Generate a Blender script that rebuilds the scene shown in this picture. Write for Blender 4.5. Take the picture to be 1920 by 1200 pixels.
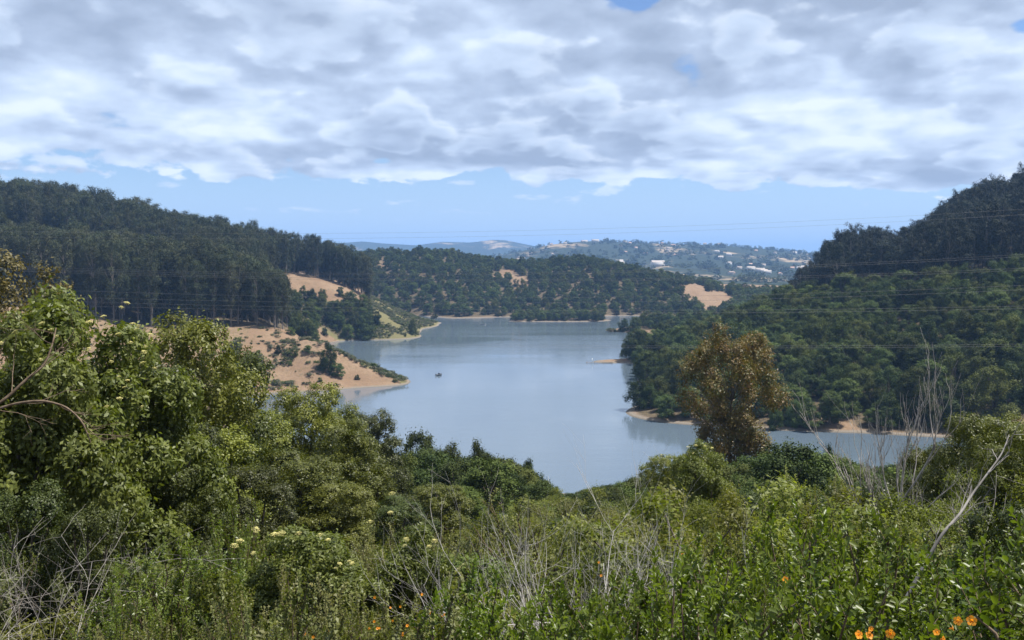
import bpy, math, random
import numpy as np
from mathutils import Vector, Matrix

rng = np.random.default_rng(11)
random.seed(5)
SC = bpy.context.scene
COL = SC.collection
for _o in list(bpy.data.objects):
    bpy.data.objects.remove(_o)

# ------------------------------------------------------------------ camera
FPX = 1663.0                      # focal length in pixels of the 1920 wide photograph
PITCH = math.atan(110.0 / FPX)
CAM_Z = 60.0
cam_data = bpy.data.cameras.new("camera")
cam_data.sensor_width = 36.0
cam_data.lens = 36.0 * FPX / 1920.0
cam_data.clip_start = 0.1
cam_data.clip_end = 60000.0
cam = bpy.data.objects.new("camera", cam_data)
cam.location = (0, 0, CAM_Z)
cam.rotation_euler = (math.pi / 2 - PITCH, 0, 0)
COL.objects.link(cam)
SC.camera = cam

# ------------------------------------------------------------------ colour management
SC.view_settings.view_transform = 'Standard'
SC.view_settings.look = 'None'
SC.view_settings.exposure = 0.97
SC.view_settings.gamma = 1.0
SC.view_settings.use_curve_mapping = False
SC.cycles.use_denoising = True
SC.cycles.max_bounces = 6
SC.cycles.diffuse_bounces = 2
SC.cycles.glossy_bounces = 2
SC.cycles.transmission_bounces = 3
SC.cycles.volume_bounces = 1
SC.cycles.transparent_max_bounces = 6
SC.cycles.caustics_reflective = False
SC.cycles.caustics_refractive = False

# ------------------------------------------------------------------ sun
SUN_EL = math.radians(62.0)
SUN_AZ = math.radians(78.0)       # clockwise from +Y (the view direction) towards +X
sun_dir = Vector((math.sin(SUN_AZ) * math.cos(SUN_EL), math.cos(SUN_AZ) * math.cos(SUN_EL), math.sin(SUN_EL)))
sun_data = bpy.data.lights.new("sun", 'SUN')
sun_data.energy = 5.0
sun_data.angle = math.radians(0.53)
sun_data.color = (1.0, 0.955, 0.88)
sun = bpy.data.objects.new("sun", sun_data)
sun.rotation_euler = sun_dir.to_track_quat('Z', 'Y').to_euler()
sun.location = (0, 0, 400)
COL.objects.link(sun)

# ------------------------------------------------------------------ node helper
class NT:
    def __init__(self, tree):
        self.t = tree
        self.n = tree.nodes
        self.l = tree.links
    def node(self, kind, **kw):
        nd = self.n.new(kind)
        for k, v in kw.items():
            setattr(nd, k, v)
        return nd
    def put(self, sock, v):
        if hasattr(v, 'is_output') or isinstance(v, bpy.types.NodeSocket):
            self.l.new(v, sock)
        elif v is not None:
            sock.default_value = v
    def math(self, op, a, b=None, c=None, clamp=False):
        nd = self.node('ShaderNodeMath', operation=op, use_clamp=clamp)
        self.put(nd.inputs[0], a)
        if b is not None: self.put(nd.inputs[1], b)
        if c is not None: self.put(nd.inputs[2], c)
        return nd.outputs[0]
    def vec(self, x, y, z):
        nd = self.node('ShaderNodeCombineXYZ')
        self.put(nd.inputs[0], x); self.put(nd.inputs[1], y); self.put(nd.inputs[2], z)
        return nd.outputs[0]
    def sep(self, v):
        nd = self.node('ShaderNodeSeparateXYZ')
        self.put(nd.inputs[0], v)
        return nd.outputs
    def mix(self, f, a, b, blend='MIX'):
        nd = self.node('ShaderNodeMix', data_type='RGBA', blend_type=blend)
        self.put(nd.inputs[0], f)
        self.put(nd.inputs[6], a if not isinstance(a, tuple) else (*a[:3], 1.0))
        self.put(nd.inputs[7], b if not isinstance(b, tuple) else (*b[:3], 1.0))
        return nd.outputs[2]
    def noise(self, v, scale, detail=4.0, rough=0.5, dist=0.0):
        nd = self.node('ShaderNodeTexNoise')
        if v is not None: self.put(nd.inputs['Vector'], v)
        nd.inputs['Scale'].default_value = scale
        nd.inputs['Detail'].default_value = detail
        nd.inputs['Roughness'].default_value = rough
        nd.inputs['Distortion'].default_value = dist
        return nd.outputs['Fac']
    def step(self, v, lo, hi, a=0.0, b=1.0):
        nd = self.node('ShaderNodeMapRange', interpolation_type='SMOOTHSTEP')
        self.put(nd.inputs[0], v)
        self.put(nd.inputs[1], lo); self.put(nd.inputs[2], hi)
        self.put(nd.inputs[3], a); self.put(nd.inputs[4], b)
        return nd.outputs[0]
    def scale(self, v, s):
        nd = self.node('ShaderNodeVectorMath', operation='SCALE')
        self.put(nd.inputs[0], v); self.put(nd.inputs[3], s)
        return nd.outputs[0]
    def vmul(self, v, w):
        nd = self.node('ShaderNodeVectorMath', operation='MULTIPLY')
        self.put(nd.inputs[0], v); self.put(nd.inputs[1], w)
        return nd.outputs[0]
    def vadd(self, v, w):
        nd = self.node('ShaderNodeVectorMath', operation='ADD')
        self.put(nd.inputs[0], v); self.put(nd.inputs[1], w)
        return nd.outputs[0]

# ------------------------------------------------------------------ world: blue sky under a broken stratocumulus deck
world = bpy.data.worlds.new("World")
SC.world = world
world.use_nodes = True
world.cycles.sampling_method = 'MANUAL'
world.cycles.sample_map_resolution = 512
W = NT(world.node_tree)
W.n.clear()
w_out = W.node('ShaderNodeOutputWorld')
w_bg = W.node('ShaderNodeBackground')
SKY_STRENGTH = 0.1
w_bg.inputs[1].default_value = SKY_STRENGTH
sky = W.node('ShaderNodeTexSky', sky_type='NISHITA')
sky.sun_disc = False
sky.sun_elevation = SUN_EL
sky.sun_rotation = SUN_AZ
sky.altitude = 100.0
sky.air_density = 1.0
sky.dust_density = 0.1
sky.ozone_density = 1.0
tc = W.node('ShaderNodeTexCoord')
dx, dy, dz = W.sep(tc.outputs['Generated'])
zc = W.math('ADD', W.math('MAXIMUM', dz, 0.0), 0.055)      # a gently curved deck
px_ = W.math('DIVIDE', dx, zc)
py_ = W.math('DIVIDE', dy, zc)
ydiv = W.math('MAXIMUM', dy, 0.05)
az_ = W.math('MINIMUM', W.math('MAXIMUM', W.math('DIVIDE', dx, ydiv), -1.2), 1.2)
el_ = W.math('DIVIDE', dz, ydiv)
# where the deck ends towards the far bay
edge = W.math('SUBTRACT', W.math('SUBTRACT', 0.086, W.math('MULTIPLY', az_, 0.034)), el_)
K = 0.61 / SKY_STRENGTH
def rgb(r, g, b, k=1.0):
    return (r * k, g * k, b * k, 1.0)
blue_tint = W.mix(1.0, sky.outputs[0], (0.50, 0.57, 0.70), 'MULTIPLY')
colour = W.mix(W.step(el_, 0.16, -0.01, 0.0, 0.92), blue_tint, rgb(.43, .585, .86, K))
# broken gaps where blue shows (azimuth slope, elevation slope, width, height)
gaps = [(0.125, 0.300, 0.060, 0.034), (0.135, 0.298, 0.035, 0.022), (0.20, 0.225, 0.034, 0.036), (-0.145, 0.113, 0.020, 0.012), (0.57, 0.262, 0.035, 0.02)]
gap = None
for (ga, ge, gw, gh) in gaps:
    qa = W.math('DIVIDE', W.math('SUBTRACT', az_, ga), gw)
    qe = W.math('DIVIDE', W.math('SUBTRACT', el_, ge), gh)
    q = W.math('ADD', W.math('MULTIPLY', qa, qa), W.math('MULTIPLY', qe, qe))
    g = W.math('EXPONENT', W.math('MULTIPLY', q, -1.0))
    gap = g if gap is None else W.math('ADD', gap, g)
# the deck: noise over a gently curved plane, sampled at three heights so that bright tops show behind grey bases
gen = tc.outputs['Generated']
billow = W.noise(W.vmul(gen, (1.0, 1.0, 1.9)), 12.0, 8.0, 0.55, 0.1)
fine = W.noise(W.vmul(gen, (1.0, 1.0, 1.7)), 24.0, 6.0, 0.60, 0.1)
pv = W.vec(px_, py_, 1.7)
warp = W.node('ShaderNodeTexNoise'); W.put(warp.inputs['Vector'], pv)
warp.inputs['Scale'].default_value = 0.8; warp.inputs['Detail'].default_value = 3.0
pw = W.vadd(pv, W.scale(W.vadd(warp.outputs['Color'], (-.5, -.5, -.5)), 0.55))
edge = W.math('ADD', edge, W.math('MULTIPLY', W.math('SUBTRACT', 0.5, billow), 0.075))      # ragged far edge
mass = W.noise(W.vadd(pw, (13.2, 4.4, 0)), 0.46, 2.0, 0.45)          # thick and thin parts of the deck
lump = W.noise(W.vadd(pw, (7.3, 2.1, 4.0)), 1.15, 6.0, 0.52)
lump_s = W.noise(W.vadd(pw, (7.3 + 0.16, 2.1 + 0.26, 4.0)), 1.15, 3.0, 0.50)   # the same a step towards the sun
relief = W.math('SUBTRACT', lump, lump_s)
dens = W.math('ADD', W.math('ADD', W.math('MULTIPLY', mass, 0.42), W.math('MULTIPLY', lump, 0.36)), W.math('ADD', W.math('MULTIPLY', billow, 0.30), W.math('MULTIPLY', fine, 0.10)))
# thick parts have grey bases, thin parts glow; relief and billow give sunlit rims
shade = W.math('ADD', W.math('MULTIPLY', mass, 0.66), W.math('MULTIPLY', lump, 0.44))
grey = W.step(shade, 0.46, 0.66)
for (ga, ge, gw, gh) in [(-.49, .275, .13, .030), (-.20, .278, .11, .026), (.06, .166, .10, .016), (.34, .288, .14, .022), (.49, .176, .07, .022), (-.16, .120, .16, .012), (-.50, .165, .07, .018)]:
    qa = W.math('DIVIDE', W.math('SUBTRACT', az_, ga), gw)
    qe = W.math('DIVIDE', W.math('SUBTRACT', el_, ge), gh)
    q = W.math('ADD', W.math('MULTIPLY', qa, qa), W.math('MULTIPLY', qe, qe))
    grey = W.math('ADD', grey, W.math('MULTIPLY', W.math('EXPONENT', W.math('MULTIPLY', q, -1.0)), 0.55))
low = W.step(el_, 0.20, 0.07)
# cauliflower heads: rounded cells, brighter where their upper side faces the sun
qd = W.math('ADD', W.math('MAXIMUM', dz, 0.0), 0.30)
qv = W.vec(W.math('DIVIDE', dx, qd), W.math('DIVIDE', dy, qd), 0.0)
warp2 = W.node('ShaderNodeTexNoise', noise_dimensions='2D'); W.put(warp2.inputs['Vector'], qv)
warp2.inputs['Scale'].default_value = 6.0; warp2.inputs['Detail'].default_value = 4.0
qw = W.vadd(qv, W.scale(W.vadd(warp2.outputs['Color'], (-.5, -.5, -.5)), 0.09))
def heads(off):
    v = W.node('ShaderNodeTexVoronoi', feature='SMOOTH_F1', voronoi_dimensions='2D')
    W.put(v.inputs['Vector'], W.vadd(qw, off))
    v.inputs['Scale'].default_value = 3.6; v.inputs['Detail'].default_value = 2.0
    v.inputs['Roughness'].default_value = 0.5; v.inputs['Lacunarity'].default_value = 2.2
    v.inputs['Smoothness'].default_value = 0.95
    return v.outputs['Distance']
head = heads((0.0, 0.0, 0.0))
head_up = heads((0.02, -0.055, 0.0))
crown = W.math('SUBTRACT', head_up, head)
rim = W.math('ADD', W.math('MULTIPLY', relief, 1.0), W.math('ADD', W.math('MULTIPLY', crown, 0.80), W.math('ADD', W.math('MULTIPLY', W.math('SUBTRACT', billow, 0.5), 0.8), W.math('MULTIPLY', W.math('SUBTRACT', fine, 0.5), 0.42))))
tone = W.math('SUBTRACT', W.math('ADD', 0.80, rim), W.math('MULTIPLY', grey, 0.52), clamp=True)
fall = W.step(edge, -0.030, 0.024, 0.0, 0.46)
cover = W.math('SUBTRACT', W.math('SUBTRACT', W.math('ADD', dens, W.math('MULTIPLY', W.math('SUBTRACT', 0.72, head), 0.24)), fall), W.math('MULTIPLY', gap, 0.27))
alpha = W.step(cover, 0.365, 0.44)
ramp = W.node('ShaderNodeValToRGB')
cr = ramp.color_ramp
cr.elements[0].position = 0.0; cr.elements[0].color = (.33, .405, .54, 1)
cr.elements[1].position = 1.0; cr.elements[1].color = (.78, .865, .98, 1)
e = cr.elements.new(.35); e.color = (.44, .53, .69, 1)
e = cr.elements.new(.70); e.color = (.60, .71, .89, 1)
W.put(ramp.inputs[0], tone)
colour = W.mix(alpha, colour, W.scale(ramp.outputs[0], K))
# nearer heads with clear outlines: bright at the rim, greyer towards the base
vv = W.math('ADD', W.math('ADD', W.math('MULTIPLY', lump, 0.42), W.math('MULTIPLY', W.math('SUBTRACT', 0.80, head), 0.55)), W.math('ADD', W.math('MULTIPLY', billow, 0.22), W.math('MULTIPLY', fine, 0.16)))
vv = W.math('SUBTRACT', W.math('SUBTRACT', vv, W.step(edge, -0.022, 0.030, 0.0, 0.40)), W.math('MULTIPLY', gap, 0.22))
a2 = W.math('MULTIPLY', W.step(vv, 0.455, 0.575), 0.58)
core = W.step(vv, 0.50, 0.70)
tone2 = W.math('SUBTRACT', W.math('ADD', W.math('ADD', 0.80, W.math('MULTIPLY', crown, 1.1)), W.math('MULTIPLY', W.math('SUBTRACT', fine, 0.5), 0.5)), W.math('MULTIPLY', core, W.math('ADD', 0.16, W.math('MULTIPLY', grey, 0.34))), clamp=True)
ramp2 = W.node('ShaderNodeValToRGB')
for e_ in (0, 1):
    ramp2.color_ramp.elements[e_].color = cr.elements[0].color if e_ == 0 else cr.elements[3].color
e = ramp2.color_ramp.elements.new(.35); e.color = (.44, .53, .69, 1)
e = ramp2.color_ramp.elements.new(.70); e.color = (.60, .71, .88, 1)
W.put(ramp2.inputs[0], tone2)
colour = W.mix(a2, colour, W.scale(ramp2.outputs[0], K))
# small detached puffs in the blue band below the deck
puffv = W.vec(W.math('MULTIPLY', az_, 16.0), W.math('MULTIPLY', el_, 62.0), 2.3)
puff = W.noise(puffv, 1.0, 6.0, 0.55)
band = W.math('MULTIPLY', W.step(el_, 0.040, 0.062), W.step(el_, 0.125, 0.085))
pa = W.math('MULTIPLY', W.step(puff, 0.61, 0.74), W.math('MULTIPLY', band, 0.75))
colour = W.mix(pa, colour, rgb(.66, .76, .92, K))
W.l.new(colour, w_bg.inputs[0])
W.l.new(w_bg.outputs[0], w_out.inputs[0])

# ------------------------------------------------------------------ projection
CT, ST = math.cos(PITCH), math.sin(PITCH)
def unproj(px, py, Y):
    u = (px - 960.0) / FPX; v = (600.0 - py) / FPX
    t = Y / (CT + v * ST)
    return (u * t, Y, CAM_Z + t * (v * CT - ST))
def ground_pt(px, Y, z):
    d = Y * CT + (CAM_Z - z) * ST
    return ((px - 960.0) / FPX * d, Y, z)
def project(X, Y, Z):
    d = Y * CT - (Z - CAM_Z) * ST
    v = Y * ST + (Z - CAM_Z) * CT
    d = np.maximum(d, 0.01)
    return 960.0 + FPX * X / d, 600.0 - FPX * v / d, d

# ------------------------------------------------------------------ terrain height field from surveyed points
C = []
def g(px, Y, z): C.append(ground_pt(px, Y, z))
def p(px, py, Y): C.append(unproj(px, py, Y))
def x(X, Y, z): C.append((X, Y, z))
# the near hillside below the camera
for X in (-60, -25, 0, 25, 60):
    x(X, -40, 60); x(X, -12, 58.6); x(X, 1.2, 58.3 - abs(X) * 0.004)
for X in (-30, -12, 0, 12, 30):
    x(X, 4, 57.0); x(X, 8, 55.0); x(X, 13, 53.2)
for (Y, z) in ((22, 50.6), (40, 45.4), (60, 40.5), (85, 34.5), (120, 26), (150, 18)):
    for u in (-0.75, -0.4, -0.1, 0.2, 0.5, 0.8):
        C.append((u * Y * 1.05, Y, z + (2.0 if u > 0.6 else 0) + (1.0 if u < -0.5 else 0)))
for (px, Y, z) in ((700, 190, 9), (1050, 190, 8), (1300, 200, 7), (1600, 200, 8), (1900, 210, 12), (350, 190, 14), (0, 200, 24), (-300, 220, 32),
                   (600, 245, 0), (900, 232, 0), (1100, 226, 0), (1300, 232, 0), (1500, 240, 0), (1700, 250, 0.6), (1850, 270, 3), (2050, 270, 12),
                   (470, 290, 0), (420, 330, 0), (380, 365, 1.2), (300, 300, 8), (200, 320, 14), (100, 340, 20), (-150, 340, 32),
                   (1000, 255, -4), (1300, 262, -4), (1500, 268, -3), (700, 280, -4), (560, 320, -4), (490, 345, -3)):
    g(px, Y, z)
# tan spur on the left
for (px, Y) in ((440, 390), (480, 396), (600, 407), (690, 419), (765, 431)): g(px, Y, 0)
for (px, Y) in ((500, 372), (600, 382), (700, 395), (800, 430), (790, 470)): g(px, Y, -4)
for (px, py, Y) in ((430, 614, 480), (500, 621, 470), (600, 641, 452), (680, 681, 443), (735, 708, 436)): p(px, py, Y)
for (px, py, Y) in ((480, 690, 424), (600, 690, 428), (560, 660, 440), (660, 705, 430)): p(px, py, Y)
for (px, Y) in ((700, 466), (640, 490), (600, 530), (590, 590), (610, 640)): g(px, Y, 0)
for (px, Y) in ((740, 490), (680, 540), (660, 600)): g(px, Y, -4)
g(540, 520, 14); g(530, 580, 16)
# the hill under the left eucalyptus
for (px, py, Y) in ((250, 606, 492), (400, 610, 492), (520, 612, 492), (60, 585, 450), (330, 640, 440), (200, 640, 425), (420, 660, 420), (60, 625, 420), (-150, 575, 460)): p(px, py, Y)
g(500, 560, 30); g(380, 560, 33); g(200, 560, 42); g(0, 560, 52); g(-250, 560, 62)
g(480, 640, 36); g(300, 640, 50); g(100, 640, 66); g(-200, 640, 80)
g(560, 640, 16); g(575, 700, 22); g(530, 690, 30)
for (px, Y, z) in ((-250, 740, 104), (0, 740, 95), (100, 745, 92), (200, 750, 84), (300, 755, 73), (400, 765, 63), (480, 775, 55), (560, 785, 49), (640, 800, 40),
                   (0, 860, 70), (300, 880, 48), (500, 900, 32), (620, 900, 20), (-250, 860, 76), (700, 960, -2), (640, 1000, 2)): g(px, Y, z)
# second spur: tan knoll, scrub face, wooded gully
for (px, py, Y) in ((600, 528, 752), (640, 536, 765), (690, 563, 775), (760, 590, 805), (700, 580, 735), (740, 605, 715), (650, 600, 695), (600, 590, 690), (620, 560, 715), (660, 560, 735)): p(px, py, Y)
for (px, Y) in ((645, 668), (700, 676), (778, 690), (786, 730), (795, 790), (829, 862)): g(px, Y, 0)
for (px, Y) in ((690, 640), (790, 660), (815, 720), (825, 780), (860, 850), (800, 930), (760, 960)): g(px, Y, -4)
g(795, 850, 4)
# lake floor
for (px, Y) in ((900, 300), (1100, 300), (1000, 380), (850, 380), (1100, 450), (950, 500), (1000, 600), (1050, 700), (900, 700), (900, 820), (1000, 840), (880, 900), (920, 915), (1170, 870), (1120, 800)):
    g(px, Y, -6 if Y < 800 else -3)
# right shore and hill
for (px, Y) in ((1190, 338), (1240, 328), (1300, 322), (1400, 316), (1480, 311), (1600, 307), (1740, 300), (1830, 292), (1203, 370), (1206, 416), (1195, 460), (1192, 500), (1115, 524), (1180, 521), (1110, 530), (1185, 552), (1175, 575), (1250, 650), (1290, 700), (1190, 740), (1136, 766), (1145, 785), (1200, 830), (1300, 860), (1400, 880)):
    g(px, Y, 0.0)
g(1150, 527, 1.0); g(1190, 527, 1.6); g(1170, 765, 1.5); g(1240, 735, 3)
for (px, Y) in ((1170, 320), (1250, 305), (1400, 292), (1600, 284), (1160, 400), (1150, 470), (1080, 520), (1140, 560), (1150, 620), (1200, 680), (1100, 760), (1100, 660), (1250, 900), (1160, 960)):
    g(px, Y, -3.5)
for (px, Y, z) in ((1260, 360, 3), (1260, 440, 4), (1250, 500, 4), (1340, 360, 4), (1340, 440, 8), (1340, 520, 12), (1300, 600, 6), (1350, 650, 9), (1350, 760, 7), (1420, 820, 6),
                   (1440, 350, 6), (1440, 440, 16), (1440, 520, 24), (1470, 600, 31), (1460, 700, 24), (1460, 780, 14),
                   (1600, 330, 4.5), (1600, 380, 13), (1600, 450, 26), (1600, 530, 38), (1600, 610, 48), (1560, 700, 40), (1650, 700, 58),
                   (1750, 320, 5), (1750, 380, 20), (1750, 450, 38), (1750, 530, 52), (1750, 610, 64),
                   (1900, 310, 9), (1900, 380, 30), (1900, 450, 48), (1900, 530, 64), (1900, 610, 80), (1900, 700, 92), (2150, 400, 48), (2150, 600, 98), (2150, 700, 110), (2150, 300, 26),
                   (1700, 800, 55), (1900, 820, 80), (1600, 850, 25)):
    g(px, Y, z)
# island
for (px, Y) in ((952, 884), (1000, 880), (1060, 879), (1110, 882), (1142, 890), (955, 915), (1050, 930), (1130, 920)): g(px, Y, 0)
for (px, Y) in ((1000, 903), (1050, 904), (1100, 902)): g(px, Y, 2.5)
for (px, Y) in ((1050, 945), (1000, 942), (940, 900)): g(px, Y, -2)
# middle wooded hill
for (px, Y) in ((690, 1000), (760, 985), (840, 935), (950, 955), (1050, 962), (1150, 975), (1230, 975), (1300, 960), (1380, 960)): g(px, Y, 0)
for (px, Y, z) in ((640, 1060, 24), (640, 1150, 46), (660, 1250, 64), (760, 1080, 30), (820, 1020, 20), (820, 1120, 46), (820, 1250, 69), (900, 1050, 22), (900, 1150, 40), (900, 1250, 58),
                   (960, 1050, 18), (960, 1200, 46), (1060, 1050, 24), (1060, 1200, 58), (1180, 1040, 16), (1180, 1150, 43), (1270, 1030, 12), (1270, 1100, 30), (1300, 1085, 24), (1335, 1050, 11), (1370, 1050, 6),
                   (1400, 1100, 8), (1450, 1050, 8), (1330, 1250, 24), (1150, 1300, 44), (950, 1350, 48), (700, 1350, 58), (500, 1100, 30), (500, 1300, 50),
                   (1340, 1560, 20), (1380, 1600, 19), (1430, 1650, 12), (1250, 1600, 22), (1000, 1600, 30), (700, 1600, 34), (300, 1400, 40), (0, 1200, 45), (1600, 1200, 25), (1900, 1200, 50), (1700, 1600, 15), (2000, 1700, 20), (400, 1850, 25), (900, 1850, 16), (1300, 1850, 10), (1800, 1900, 10), (0, 1800, 30)):
    g(px, Y, z)
C = np.array(C, float)
KS = 300.0
def _phi(r2):
    return 0.5 * r2 * np.log(r2 + 1e-12)
def _fit():
    P = C[:, :2] / KS
    n = len(P)
    d2 = ((P[:, None] - P[None]) ** 2).sum(-1)
    A = np.zeros((n + 3, n + 3))
    A[:n, :n] = _phi(d2) + np.eye(n) * 2e-5
    A[:n, n] = 1; A[:n, n + 1:] = P
    A[n, :n] = 1; A[n + 1:, :n] = P.T
    b = np.zeros(n + 3); b[:n] = C[:, 2]
    return P, np.linalg.solve(A, b)
TP, TW = _fit()
def height(X, Y, rough=True):
    X = np.asarray(X, float); Y = np.asarray(Y, float)
    sh = X.shape
    q = np.stack([X.ravel(), Y.ravel()], 1) / KS
    out = np.empty(len(q))
    for a in range(0, len(q), 20000):
        s = q[a:a + 20000]
        d2 = ((s[:, None] - TP[None]) ** 2).sum(-1)
        out[a:a + 20000] = _phi(d2) @ TW[:-3] + TW[-3] + s @ TW[-2:]
    out = out.reshape(sh)
    if rough:
        w = np.clip((Y - 60) / 200, 0, 1) * np.clip(np.abs(out) / 6.0, 0.06, 1)
        nz = (np.sin(X * .11 + 2 * np.sin(Y * .05)) * np.sin(Y * .13 + 1.7 * np.sin(X * .06)) * .7 + np.sin(X * .31 + Y * .17) * np.sin(Y * .37 - X * .12) * .3)
        out = out + nz * w * 1.1
    return out

# ------------------------------------------------------------------ mesh helpers
def mesh_np(name, V, quads=None, tris=None, mats=(), qm=None, tm=None, attrs=None, smooth=False):
    me = bpy.data.meshes.new(name)
    V = np.asarray(V, np.float32)
    me.vertices.add(len(V)); me.vertices.foreach_set('co', V.ravel())
    parts = []; tot = []; mi = []
    if quads is not None and len(quads):
        parts.append(np.asarray(quads, np.int32).ravel()); tot.append(np.full(len(quads), 4, np.int32))
        mi.append(np.zeros(len(quads), np.int32) if qm is None else np.asarray(qm, np.int32))
    if tris is not None and len(tris):
        parts.append(np.asarray(tris, np.int32).ravel()); tot.append(np.full(len(tris), 3, np.int32))
        mi.append(np.zeros(len(tris), np.int32) if tm is None else np.asarray(tm, np.int32))
    L = np.concatenate(parts); T = np.concatenate(tot); M = np.concatenate(mi)
    me.loops.add(len(L)); me.loops.foreach_set('vertex_index', L)
    me.polygons.add(len(T))
    st = np.concatenate([[0], np.cumsum(T)[:-1]]).astype(np.int32)
    me.polygons.foreach_set('loop_start', st)
    me.polygons.foreach_set('loop_total', T)
    me.polygons.foreach_set('material_index', M)
    if smooth:
        me.polygons.foreach_set('use_smooth', np.ones(len(T), bool))
    for k, a in (attrs or {}).items():
        at = me.attributes.new(k, 'FLOAT', 'POINT')
        at.data.foreach_set('value', np.asarray(a, np.float32))
    for m in mats: me.materials.append(m)
    me.update(calc_edges=True)
    return me

class Geo:
    """collects vertices, quads and a tint attribute"""
    def __init__(self): self.V = []; self.Q = []; self.T = []; self.M = []; self.n = 0
    def add(self, V, Q, tint=0.5, m=0):
        V = np.asarray(V, float).reshape(-1, 3); Q = np.asarray(Q, int).reshape(-1, 4)
        self.V.append(V); self.Q.append(Q + self.n); self.n += len(V)
        self.T.append(np.broadcast_to(np.asarray(tint, float), (len(V),)).copy()); self.M.append(np.full(len(Q), m))
    def build(self, name, mats, smooth=False):
        return mesh_np(name, np.concatenate(self.V), quads=np.concatenate(self.Q), mats=mats, qm=np.concatenate(self.M), attrs={'tint': np.concatenate(self.T)}, smooth=smooth)

def nrm(v):
    return v / np.maximum(np.linalg.norm(v, axis=-1, keepdims=True), 1e-9)

def tube(G, pts, radii, sides=5, tint=0.5, m=0):
    pts = np.asarray(pts, float); n = len(pts); radii = np.broadcast_to(np.asarray(radii, float), (n,))
    t = np.gradient(pts, axis=0); t = nrm(t)
    ref = np.array([0, 0, 1.0]) if abs(t[0][2]) < 0.8 else np.array([1.0, 0, 0])
    a = nrm(np.cross(t, ref)); b = np.cross(t, a)
    ang = np.arange(sides) * 2 * math.pi / sides
    ring = pts[:, None] + radii[:, None, None] * (np.cos(ang)[None, :, None] * a[:, None] + np.sin(ang)[None, :, None] * b[:, None])
    V = ring.reshape(-1, 3)
    i = np.arange(n - 1)[:, None] * sides; j = np.arange(sides)[None]; jn = (j + 1) % sides
    Q = np.stack([i + j, i + jn, i + sides + jn, i + sides + j], -1).reshape(-1, 4)
    G.add(V, Q, tint, m)

def cards(G, c, n, L, Wd, tint, tdir=None, fold=0.0, m=0):
    """one diamond leaf quad per centre"""
    N = len(c)
    r = rng.normal(size=(N, 3)) if tdir is None else tdir
    n = nrm(n)
    t = nrm(r - (r * n).sum(1, keepdims=True) * n)
    b = np.cross(n, t)
    L = np.broadcast_to(np.asarray(L, float), (N,))[:, None]; Wd = np.broadcast_to(np.asarray(Wd, float), (N,))[:, None]
    k = 0.12
    V = np.stack([c - t * L * .5, c + b * Wd * .5 - t * L * k + n * fold * Wd, c + t * L * .5, c - b * Wd * .5 - t * L * k + n * fold * Wd], 1).reshape(-1, 3)
    Q = np.arange(N * 4).reshape(N, 4)
    G.add(V, Q, np.repeat(np.broadcast_to(tint, (N,)), 4), m)

def leaves6(G, base, tdir, n, L, Wd, tint, m=0):
    """leaf of two folded halves: base, two side points each, tip"""
    N = len(base)
    t = nrm(tdir); n = nrm(n - (n * t).sum(1, keepdims=True) * t); b = np.cross(n, t)
    L = np.broadcast_to(np.asarray(L, float), (N,))[:, None]; Wd = np.broadcast_to(np.asarray(Wd, float), (N,))[:, None]
    up = n * Wd * .22; dr = -n * L * 0.10
    V = np.stack([base,
                  base + t * L * .35 + b * Wd * .5 + up, base + t * L * .72 + b * Wd * .42 + up + dr * .5,
                  base + t * L + dr,
                  base + t * L * .72 - b * Wd * .42 + up + dr * .5, base + t * L * .35 - b * Wd * .5 + up], 1).reshape(-1, 3)
    i = np.arange(N)[:, None] * 6
    Q = np.concatenate([i + np.array([[0, 1, 2, 3]]), i + np.array([[0, 3, 4, 5]])])
    G.add(V, Q, np.repeat(np.broadcast_to(tint, (N,)), 6), m)

def sphere_dirs(N, up=0.0):
    d = rng.normal(size=(N, 3)); d[:, 2] += up
    return nrm(d)

def lobed_foliage(G, lobes, nsub, sub_r, nleaf, L, Wd, jit=0.8, up=0.5, m=0, droop=0.0, flat=0.8, shell=(.55, 1.12)):
    """leaf cards in sub-clumps over the surface of each lobe"""
    lobes = np.asarray(lobes, float)
    for (cx, cy, cz, r) in lobes:
        k = max(4, int(nsub * (r / lobes[:, 3].mean()) ** 2))
        d = sphere_dirs(k, up)
        sc = np.array([cx, cy, cz]) + d * r * rng.uniform(shell[0], shell[1], (k, 1)) * np.array([1, 1, flat])
        tsub = np.clip(rng.normal(.5, .2, k), 0, 1)
        idx = np.repeat(np.arange(k), nleaf)
        off = rng.normal(size=(len(idx), 3)) * sub_r * rng.uniform(.5, 1.2, (k, 1))[idx] * 0.62
        pos = sc[idx] + off
        nn = d[idx] + np.array([0, 0, .45]) + nrm(rng.normal(size=(len(idx), 3))) * jit
        ti = np.clip(tsub[idx] + rng.normal(0, .13, len(idx)), 0, 1)
        td = None
        if droop:
            td = rng.normal(size=(len(idx), 3)); td[:, 2] -= droop
        cards(G, pos, nn, L * rng.uniform(.7, 1.3, len(idx)), Wd * rng.uniform(.7, 1.3, len(idx)), ti, td, fold=.12, m=m)

def curve_pts(a, b, sag, n=6, wob=0.0):
    a = np.asarray(a, float); b = np.asarray(b, float)
    t = np.linspace(0, 1, n)[:, None]
    pts = a + (b - a) * t + np.asarray(sag, float) * (4 * t * (1 - t))
    if wob:
        w = rng.normal(size=(n, 3)) * wob; w[0] = 0; w[-1] *= .5
        pts = pts + w
    return pts

# ------------------------------------------------------------------ materials
def new_mat(name):
    m = bpy.data.materials.new(name); m.use_nodes = True
    t = NT(m.node_tree); t.n.clear()
    return m, t, t.node('ShaderNodeOutputMaterial')

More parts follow.
